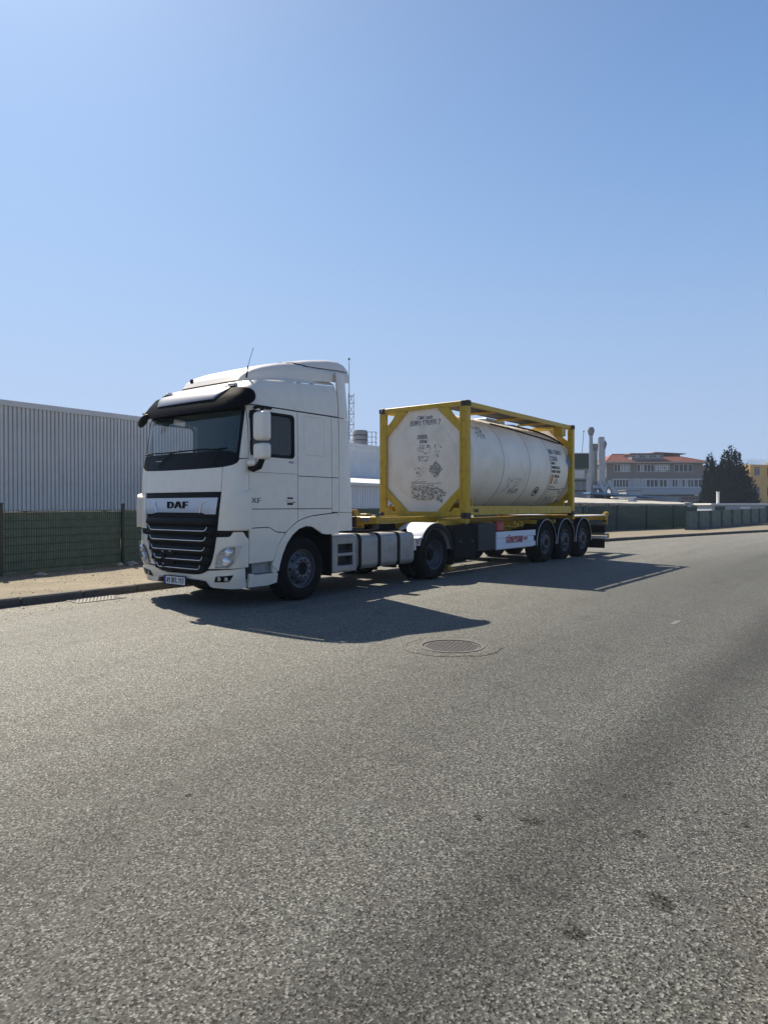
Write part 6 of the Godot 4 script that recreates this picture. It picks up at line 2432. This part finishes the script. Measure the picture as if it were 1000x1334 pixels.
func build_red_roof() -> void:
	var t := thing("red_roofed_building", "three-storey brown and blue-grey building under a red tiled hip roof with a long dormer", "building", Vector3(44.9, 0, -113.0))
	var st := mb()
	box(st, Vector3(0, 7.2, -6.0), Vector3(16.2, 2.95, 12.0))
	part(t, "wall", st, M.wall_brown)
	st = mb()
	box(st, Vector3(0.5, 5.0, -5.8), Vector3(15.0, 1.6, 12.0))
	box(st, Vector3(0.5, 3.85, -5.4), Vector3(15.6, 1.0, 12.6))
	part(t, "wall", st, M.wall_bluegrey)
	st = mb()
	box(st, Vector3(0.5, 1.7, -5.7), Vector3(15.0, 3.4, 12.0))
	part(t, "wall", st, M.sign_dark)
	# hip roof
	var e := 8.72
	var A := [Vector3(-8.4, e, 0.9), Vector3(9.0, e, 0.9), Vector3(9.0, e, -13.0), Vector3(-8.4, e, -13.0)]
	var R := [Vector3(-5.0, e + 1.75, -6.0), Vector3(4.8, e + 1.75, -6.0)]
	st = mb()
	st.set_smooth_group(-1)
	quad(st, A[0], A[1], R[1], R[0])
	quad(st, A[2], A[3], R[0], R[1])
	tri(st, A[3], A[0], R[0])
	tri(st, A[1], A[2], R[1])
	var roof := part(t, "roof", st, M.roof_tile)
	# courses of tiles, too fine to pick out singly
	st = mb()
	for k in 14:
		var u := (k + 0.5) / 14.0
		var p0: Vector3 = A[0].lerp(R[0], u)
		var p1: Vector3 = A[1].lerp(R[1], u)
		beam(st, p0 + Vector3(0.1, 0.015, 0), p1 + Vector3(-0.1, 0.015, 0), 0.06, 0.03)
	part(roof, "tile_courses", st, M.roof_tile).set_meta("kind", "stuff")
	st = mb()
	beam(st, R[0] + Vector3(0, 0.04, 0), R[1] + Vector3(0, 0.04, 0), 0.2, 0.14)
	beam(st, A[0], R[0], 0.16, 0.12)
	beam(st, A[1], R[1], 0.16, 0.12)
	part(roof, "ridge_tiles", st, M.roof_tile)
	st = mb()
	box(st, Vector3(0.3, e - 0.06, -6.0), Vector3(17.5, 0.20, 14.0))
	part(t, "eaves", st, M.eave_cream)
	# dormer
	st = mb()
	box(st, Vector3(-0.85, 9.62, -2.4), Vector3(5.3, 1.05, 3.4))
	var d := part(roof, "dormer", st, M.wall_grey)
	st = mb()
	box(st, Vector3(-0.85, 10.20, -2.4), Vector3(5.8, 0.14, 4.0))
	part(t, "dormer_roof", st, M.roof_tile)
	for k in 9:
		st = mb()
		box(st, Vector3(-3.15 + k * 0.575, 9.75, -0.68), Vector3(0.46, 0.42, 0.06))
		var w := part(t, "dormer_window", st, M.window_frame)
		st = mb()
		box(st, Vector3(-3.15 + k * 0.575, 9.75, -0.65), Vector3(0.36, 0.32, 0.04))
		part(w, "pane", st, M.pane_curtain if k % 3 == 1 else M.pane_dark)
	st = mb()
	box(st, Vector3(4.6, 10.62, -7.0), Vector3(5.4, 0.12, 5.0), Basis(Vector3.BACK, -0.05))
	box(st, Vector3(6.0, 10.1, -7.0), Vector3(1.4, 0.9, 3.0))
	part(t, "roof_shelter", st, M.wall_grey)
	# upper windows
	for q in [[-5.35, 2.65, 5, 1], [-1.45, 2.85, 5, 1], [1.35, 2.35, 7, 3], [4.85, 2.95, 4, 1]]:
		window_at(t, q[0], 7.75, q[1], 1.26, 0.0, q[2], q[3], M.pane_curtain if q[2] == 7 else M.pane_dark)
	# glazed gallery below
	for q in [[-5.6, 2.5, 5], [-2.9, 0.8, 1], [-0.75, 2.6, 4], [1.75, 1.9, 3], [3.6, 1.4, 3], [5.5, 1.9, 4], [7.2, 1.3, 2]]:
		window_at(t, q[0], 5.22, q[1], 1.25, 0.2, q[2], 1, M.pane_dark)
	st = mb()
	box(st, Vector3(0.5, 5.92, 0.25), Vector3(15.1, 0.10, 0.14))
	box(st, Vector3(0.5, 4.50, 0.25), Vector3(15.1, 0.10, 0.14))
	part(t, "gallery_rail", st, M.window_frame)
	st = mb()
	tube(st, [Vector3(-8.0, 6.2, 0.1), Vector3(-8.0, 8.5, 0.1), Vector3(-7.6, 8.6, 0.1)], 0.06, 6)
	part(t, "downpipe", st, M.white_plastic)
	st = mb()
	box(st, Vector3(8.4, 7.0, -2.0), Vector3(1.4, 2.4, 3.0))
	part(t, "side_balcony", st, M.wall_grey)
	# shop signs
	var s := thing("dark_shop_sign", "dark fascia sign with small white lettering under the building's gallery", "sign", Vector3(44.9, 3.42, -112.5))
	st = mb()
	box(st, Vector3(0.4, 0, 0), Vector3(12.6, 0.62, 0.2), Basis(), 0.02)
	part(s, "board", st, M.sign_dark)
	lettering(s, "sign_lettering", "ATLAS OTOMAT", Transform3D(Basis(), Vector3(0.9, 0.02, 0.11)), 0.34, M.white_plastic, 3.4)
	s = thing("white_shop_sign", "blank white sign board at the right end of the building's fascia", "sign", Vector3(52.4, 3.4, -112.3))
	st = mb()
	box(st, Vector3.ZERO, Vector3(2.1, 0.55, 0.2), Basis(), 0.02)
	part(s, "board", st, M.white_plastic)
	s = thing("grey_banner", "wide grey banner with faded circular emblem under the dark sign", "banner", Vector3(44.9, 2.35, -112.4))
	st = mb()
	box(st, Vector3(0.2, 0, 0), Vector3(8.2, 1.5, 0.12), Basis(), 0.02)
	part(s, "board", st, M.banner_grey)
	st = mb()
	for q in [[-2.8, 0.55], [-1.2, 0.6], [-0.4, 0.4]]:
		var pts := []
		for k in 25:
			var a := TAU * k / 24.0
			pts.append(Vector3(q[0] + cos(a) * q[1], sin(a) * q[1], 0.08))
		tube(st, pts, 0.05, 4, false)
	for k in 5:
		box(st, Vector3(2.8, 0.45 - k * 0.22, 0.07), Vector3(1.8 - 0.3 * (k % 2), 0.08, 0.02))
	part(s, "print", st, M.wall_bluegrey)
	s = thing("rust_banner", "rust-brown banner with two rows of dark lettering right of the grey one", "banner", Vector3(51.2, 2.3, -112.4))
	st = mb()
	box(st, Vector3.ZERO, Vector3(4.2, 1.6, 0.12), Basis(), 0.02)
	part(s, "board", st, M.banner_rust)
	st = mb()
	for k in 2:
		for i in 7:
			st = mb()
			box(st, Vector3(-1.7 + i * 0.56, 0.40 - k * 0.62, 0.07), Vector3(0.36 + 0.1 * ((i + k) % 2), 0.30, 0.03))
			part(s, "letter_block", st, M.sign_dark)

func build_ochre() -> void:
	var t := thing("ochre_building", "flat-roofed ochre building with bare steel rods on top, at the right edge", "building", Vector3(62.2, 0, -110.0), 0.30)
	var st := mb()
	box(st, Vector3(-1.0, 4.05, -5.0), Vector3(5.4, 8.1, 10.0))
	part(t, "wall", st, M.wall_ochre)
	st = mb()
	box(st, Vector3(6.72, 4.0, -5.6), Vector3(10.0, 7.9, 10.0))
	part(t, "wall", st, M.wall_grey)
	for q in [[-2.3, 7.0], [0.25, 7.0], [-2.3, 3.8], [0.25, 3.8]]:
		st = mb()
		box(st, Vector3(q[0], q[1], -0.02), Vector3(0.95, 1.35, 0.12))
		var w := part(t, "window", st, M.sign_dark)
		st = mb()
		box(st, Vector3(q[0] + 0.02, q[1] - 0.05, 0.03), Vector3(0.62, 1.05, 0.08))
		part(w, "frame", st, M.window_frame)
		for k in 2:
			st = mb()
			box(st, Vector3(q[0] - 0.12 + 0.28 * k, q[1] - 0.05, 0.07), Vector3(0.22, 0.92, 0.04))
			part(w, "pane", st, M.pane_dark)
		st = mb()
		box(st, Vector3(q[0], q[1] - 0.72, 0.08), Vector3(1.1, 0.08, 0.3))
		part(w, "sill", st, M.roof_white)
	st = mb()
	box(st, Vector3(0.25, 0.9, -0.02), Vector3(1.2, 2.2, 0.12))
	part(t, "door", st, M.sign_dark)
	st = mb()
	for k in 12:
		var x := -3.4 + k * 0.45
		for z in [-0.5, -2.0, -3.5]:
			tube(st, [Vector3(x, 8.05, z), Vector3(x + 0.04 * sin(k * 2.0), 8.05 + 1.0 + 0.25 * sin(k * 1.7 + z), z)], 0.022, 4)
	part(t, "starter_rods", st, M.mast_steel).set_meta("kind", "stuff")
	st = mb()
	box(st, Vector3(0.9, 8.3, -1.0), Vector3(0.5, 0.45, 0.5), Basis(), 0.03)
	part(t, "roof_box", st, M.wall_beige)

func conifer(label: String, at: Vector3, spires: Array, count: int, sd: int) -> void:
	var t := thing("conifer_tree", label, "tree", at, 0.0, "dark conifers beyond the hoarding")
	var rr := RandomNumberGenerator.new()
	rr.seed = sd
	var st := mb()
	for s in spires:
		tube(st, [Vector3(s[0] * 0.25, -0.1, s[1] * 0.25), Vector3(s[0] * 0.7, s[2] * 0.45, s[1] * 0.7), Vector3(s[0], s[2] * 0.96, s[1])], [0.16, 0.10, 0.02], 6)
	part(t, "trunk", st, M.bark)
	st = mb()
	for k in 16 * spires.size():
		var s: Array = spires[k % spires.size()]
		var h := rr.randf_range(0.15, 0.85)
		var a := rr.randf_range(0, TAU)
		var r: float = s[3] * (1.0 - h) * 0.9
		var c := Vector3(s[0], s[2] * h, s[1])
		tube(st, [c, c + Vector3(cos(a) * r * 0.5, 0.1, sin(a) * r * 0.5), c + Vector3(cos(a) * r, 0.3 + r * 0.25, sin(a) * r)], [0.05, 0.035, 0.012], 4, false)
	part(t, "limbs", st, M.bark)
	# sprays of needles
	var pos := PackedVector3Array()
	var nor := PackedVector3Array()
	var col := PackedColorArray()
	var clump := FastNoiseLite.new()
	clump.seed = sd
	clump.frequency = 0.8
	var weights := []
	var total := 0.0
	for s in spires:
		total += s[2] * s[3]
		weights.append(total)
	var made := 0
	while made < count:
		var pick := rr.randf() * total
		var i := 0
		while weights[i] < pick:
			i += 1
		var s: Array = spires[i]
		var h := 1.0 - sqrt(rr.randf())
		h = lerpf(0.06, 1.0, h)
		var a := rr.randf_range(0, TAU)
		var prof: float = s[3] * pow(1.0 - h, 0.75) * smoothstep(-0.05, 0.22, h) + 0.05
		prof *= 1.0 + 0.38 * clump.get_noise_3d(cos(a) * 2.0 + i * 9.0, h * 7.0, sin(a) * 2.0)
		var r := prof * sqrt(rr.randf_range(0.25, 1.0))
		var p := Vector3(s[0] + cos(a) * r, s[2] * h + 0.05, s[1] + sin(a) * r)
		if clump.get_noise_3d(p.x * 2.2, p.y * 2.2, p.z * 2.2) < -0.28:
			continue
		made += 1
		var out := Vector3(cos(a), rr.randf_range(0.35, 1.1), sin(a)).normalized()
		out = (out + Vector3(rr.randf_range(-0.5, 0.5), rr.randf_range(-0.3, 0.5), rr.randf_range(-0.5, 0.5))).normalized()
		var sidev := out.cross(Vector3(rr.randf_range(-1, 1), rr.randf_range(-1, 1), rr.randf_range(-1, 1))).normalized()
		var len := rr.randf_range(0.22, 0.48)
		var wd := rr.randf_range(0.05, 0.11)
		var shade := rr.randf_range(0.7, 1.25) * (1.0 + 0.3 * clump.get_noise_3d(p.x, p.y, p.z))
		var c := Color(0.020 * shade, 0.040 * shade, 0.024 * shade)
		var n2 := sidev.cross(out).normalized()
		for q in 2:
			var sv := sidev if q == 0 else n2
			var nn := sv.cross(out).normalized()
			for v in [p - sv * wd, p + sv * wd * 0.9, p + out * len]:
				pos.append(v)
				nor.append(nn)
				col.append(c)
	var arr := []
	arr.resize(Mesh.ARRAY_MAX)
	arr[Mesh.ARRAY_VERTEX] = pos
	arr[Mesh.ARRAY_NORMAL] = nor
	arr[Mesh.ARRAY_COLOR] = col
	var m := ArrayMesh.new()
	m.add_surface_from_arrays(Mesh.PRIMITIVE_TRIANGLES, arr)
	part(t, "crown", m, M.conifer)

# ------------------------------------------------------------------ small things on the ground
func build_small() -> void:
	var st: SurfaceTool
	# manhole
	var c := Vector3(0.715, 0, -7.17)
	var t := thing("manhole_cover", "round studded iron manhole cover set in the road", "manhole cover", c, 0.4)
	var up := Basis(Vector3.UP, Vector3.LEFT, Vector3.BACK)
	st = mb()
	lathe(st, [Vector2(0.0, 0.006), Vector2(0.295, 0.006), Vector2(0.300, 0.0)], 48, Transform3D(up, Vector3.ZERO))
	part(t, "lid", st, M.cast_iron)
	st = mb()
	lathe(st, [Vector2(0.308, 0.001), Vector2(0.310, 0.013), Vector2(0.345, 0.014), Vector2(0.352, 0.001)], 48, Transform3D(up, Vector3.ZERO))
	part(t, "frame_ring", st, M.cast_iron)
	st = mb()
	lathe(st, [Vector2(0.299, 0.0035), Vector2(0.309, 0.0035)], 48, Transform3D(up, Vector3.ZERO))
	part(t, "joint", st, M.seam)
	st = mb()
	for i in 17:
		for k in 17:
			var p := Vector2(i - 8, k - 8) * 0.036
			if p.length() < 0.275:
				box(st, Vector3(p.x, 0.008, p.y), Vector3(0.024, 0.008, 0.024), Basis(Vector3.UP, 0.785 * ((i + k) % 2)), 0.004)
	part(t, "studs", st, M.cast_iron).set_meta("kind", "stuff")
	# rough collar of newer asphalt round it
	st = mb()
	var rows := [PackedVector3Array(), PackedVector3Array(), PackedVector3Array()]
	for k in 65:
		var a := TAU * (k % 64) / 64.0
		var wob := 0.5 + 0.02 * sin(a * 3.0) + 0.012 * sin(a * 7.0 + 1.0) + 0.008 * sin(a * 13.0)
		rows[0].append(Vector3(cos(a) * 0.350, 0.007, sin(a) * 0.350))
		rows[1].append(Vector3(cos(a) * (wob - 0.015), 0.006 + 0.002 * sin(a * 11.0), sin(a) * (wob - 0.015)))
		rows[2].append(Vector3(cos(a) * wob, 0.001, sin(a) * wob))
	grid(st, rows)
	var collar := structure("road_collar", st, M.asphalt_patch)
	collar.position = c
	# the collar's cracked outer edge
	st = mb()
	for arc in [[0.1, 1.3], [1.5, 2.9], [3.2, 4.4], [4.5, 6.1]]:
		var pts := []
		for k in 20:
			var a: float = lerpf(arc[0], arc[1], k / 19.0)
			var wob := 0.5 + 0.02 * sin(a * 3.0) + 0.012 * sin(a * 7.0 + 1.0) + 0.008 * sin(a * 13.0) + 0.006 * sin(a * 41.0)
			pts.append(Vector3(cos(a) * wob, 0.0, sin(a) * wob))
		tube(st, pts, 0.0065, 4)
	var crack := structure("road_crack", st, M.seam)
	crack.position = c + Vector3(0, -0.001, 0)
	# dark drips and scuffs on the near lane
	for k in 17:
		var q := Vector2(rng.randf_range(0.35, 3.2), rng.randf_range(-5.4, -1.9)) if k < 14 else Vector2(rng.randf_range(-1.2, 2.4), rng.randf_range(-5.4, -3.0))
		if k == 0:
			q = Vector2(1.04, -2.54)
		elif k == 1:
			q = Vector2(0.66, -2.36)
		elif k == 2:
			q = Vector2(0.70, -3.20)
		var r := rng.randf_range(0.010, 0.032) if k > 2 else 0.045
		var wx := rng.randf_range(0.8, 1.5)
		var ph := rng.randf() * TAU
		st = mb()
		st.set_smooth_group(-1)
		for v in 18:
			var e := []
			for a in [TAU * v / 18.0, TAU * (v + 1) / 18.0]:
				var rr := r * (1.0 + 0.13 * sin(a * 3.0 + ph) + 0.09 * sin(a * 5.0 + ph * 2.0) + 0.07 * sin(a * 9.0 + ph * 3.0))
				e.append(Vector3(cos(a) * rr * wx, 0, sin(a) * rr))
			tri(st, Vector3.ZERO, e[0], e[1])
		var o := structure("road_stain", st, M.oil_mark)
		o.position = Vector3(q.x, 0.0013, q.y)
		o.rotation.y = rng.randf() * TAU
	# dry grass at the foot of the fences
	var blade := mb()
	blade.set_smooth_group(-1)
	tri(blade, Vector3(-0.006, 0, 0), Vector3(0.006, 0, 0), Vector3(0.03, 0.16, 0.0))
	tri(blade, Vector3(0, 0, -0.006), Vector3(0, 0, 0.006), Vector3(-0.02, 0.12, 0.03))
	var gr := MultiMesh.new()
	gr.transform_format = MultiMesh.TRANSFORM_3D
	gr.mesh = done(blade)
	gr.instance_count = 1500
	var foot := [[-9.0, -10.6], [-7.54, -13.3], [-6.14, -15.9], [-3.9, -19.9], [-1.0, -24.3], [3.0, -29.3], [7.0, -33.3], [11.0, -36.4], [16.4, -42.3], [21.0, -46.2]]
	for k in 1500:
		var tuft := k / 15
		rng.seed = 900 + tuft
		var p: Array = path_point(foot, rng.randf_range(0.5, 52.0))
		var side: Vector3 = Vector3(-p[1].z, 0, p[1].x)
		var cpos: Vector3 = p[0] + side * rng.randf_range(0.05, 0.35)
		rng.seed = 5000 + k
		var sc := rng.randf_range(0.35, 1.15)
		gr.set_instance_transform(k, Transform3D(Basis(Vector3.UP, rng.randf() * TAU).scaled(Vector3.ONE * sc), cpos + Vector3(rng.randf_range(-0.12, 0.12), 0.12, rng.randf_range(-0.12, 0.12))))
	var gri := MultiMeshInstance3D.new()
	gri.name = "dry_grass"
	gri.multimesh = gr
	gri.material_override = M.dry_grass
	add_child(gri)
	gri.set_meta("kind", "stuff")
	gri.set_meta("label", "sparse dry grass along the foot of the fences")
	gri.set_meta("category", "grass")
	# loose grit swept to the kerb and over the verge: nobody could count it
	var gm := mb()
	box(gm, Vector3.ZERO, Vector3(1.0, 0.6, 0.8), Basis(Vector3(0.3, 0.8, 0.5).normalized(), 0.7), 0.3)
	var mm := MultiMesh.new()
	mm.transform_format = MultiMesh.TRANSFORM_3D
	mm.mesh = done(gm)
	mm.instance_count = 5200
	for k in 5200:
		var s := rng.randf_range(-9.0, 3.0) if k < 3600 else rng.randf_range(16.0, 40.0)
		var off := rng.randf()
		var onv := k % 3 != 0
		var l := kerb_l(s) - 0.2 - off * 3.6 if onv else kerb_l(s) + 0.02 + off * off * 1.1
		var size := rng.randf_range(0.006, 0.020) * (1.0 if rng.randf() < 0.96 else 2.0)
		mm.set_instance_transform(k, Transform3D(Basis(Vector3.UP, rng.randf() * TAU).scaled(Vector3.ONE * size), ground_at(s, l, 0.127 if onv else 0.003)))
	var gi := MultiMeshInstance3D.new()
	gi.name = "grit"
	gi.multimesh = mm
	gi.material_override = M.stone
	add_child(gi)
	gi.set_meta("kind", "stuff")
	gi.set_meta("label", "loose grit and small stones along the kerb and verge")
	gi.set_meta("category", "grit")
	# gully grate by the kerb
	var gp := ground_at(-1.95, kerb_l(-1.95) + 0.27, 0.002)
	t = thing("drain_grate", "iron gully grate with slanting bars against the kerb at the left", "drain", gp, TRUCK_TURN)
	st = mb()
	box(st, Vector3(0, 0.0015, 0), Vector3(0.44, 0.0045, 0.72))
	part(t, "shaft", st, M.seam)
	st = mb()
	for x in [-0.235, 0.235]:
		box(st, Vector3(x, 0.004, 0), Vector3(0.035, 0.012, 0.78), Basis(), 0.003)
	for z in [-0.375, 0.375]:
		box(st, Vector3(0, 0.004, z), Vector3(0.436, 0.012, 0.035), Basis(), 0.003)
	part(t, "frame", st, M.grate_iron)
	for k in 11:
		st = mb()
		box(st, Vector3(0.0, 0.0036, -0.30 + k * 0.060), Vector3(0.46, 0.0055, 0.026), Basis(Vector3.UP, -0.55), 0.001)
		part(t, "bar", st, M.grate_iron)
	# stones
	for q in [[-6.05, -9.72, 0.07, "rounded stone lying against the kerb at the left edge of the picture"], [-4.95, -15.3, 0.05, "pale stone on the verge near the fence foot"], [-5.95, -15.3, 0.075, "broken lump of concrete by the fence post"]]:
		t = thing("stone", q[3], "stone", Vector3(q[0], 0.0 if q[1] > -10.0 else 0.13, q[1]), rng.randf() * 3.0, "loose stones along the kerb and fence")
		var nz := FastNoiseLite.new()
		nz.seed = int(q[2] * 1000)
		nz.frequency = 1.2
		var rws := []
		for i in 9:
			var row := PackedVector3Array()
			for k in 13:
				var la := PI * (i / 8.0 - 0.5)
				var lo := TAU * (k % 12) / 12.0
				var d := Vector3(cos(la) * cos(lo), sin(la) * 0.7, cos(la) * sin(lo))
				row.append(d * q[2] * (1.0 + 0.35 * nz.get_noise_3d(d.x, d.y * 2.0, d.z)) + Vector3(0, q[2] * 0.5, 0))
			rws.append(row)
		st = mb()
		grid(st, rws)
		part(t, "body", st, M.stone)
	# litter at the fence foot
	for q in [[-6.75, -13.35, 0.13, "crumpled white plastic bag at the fence foot, nearer the left edge"], [-5.85, -15.75, 0.20, "crumpled pale sacking at the fence foot by the post"]]:
		t = thing("litter_bag", q[3], "litter", Vector3(q[0], 0.125, q[1]), rng.randf() * 3.0)
		var nz := FastNoiseLite.new()
		nz.seed = 5
		nz.frequency = 2.5
		var rws := []
		for i in 12:
			var row := PackedVector3Array()
			for k in 19:
				var la := PI * 0.5 * i / 11.0
				var lo := TAU * (k % 18) / 18.0
				var d := Vector3(cos(la) * cos(lo), sin(la) * 0.4, cos(la) * sin(lo) * 0.7)
				row.append(d * q[2] * (1.0 + 0.6 * nz.get_noise_3d(d.x, d.y, d.z)))
			rws.append(row)
		st = mb()
		grid(st, rws)
		part(t, "body", st, M.litter)
	# worn dabs of white paint on the carriageway
	for q in [[3.72, -8.65, 0.36, 0.05], [-2.0, -9.0, 0.14, 0.03]]:
		st = mb()
		var nz := FastNoiseLite.new()
		nz.seed = int(q[0] * 10.0) + 3
		nz.frequency = 3.0
		var row0 := PackedVector3Array()
		var row1 := PackedVector3Array()
		for k in 21:
			var x: float = (k / 20.0 - 0.5) * q[2]
			var h: float = q[3] * (0.7 + 0.6 * nz.get_noise_1d(x * 6.0)) * sqrt(maxf(1.0 - pow(2.0 * x / q[2], 4.0), 0.02))
			row0.append(Vector3(x, 0.004, -h))
			row1.append(Vector3(x, 0.004, h))
		grid(st, [row0, row1])
		var o := structure("road_paint", st, M.road_paint)
		o.position = Vector3(q[0], 0, q[1])
		o.rotation.y = TRUCK_TURN + PI * 0.5
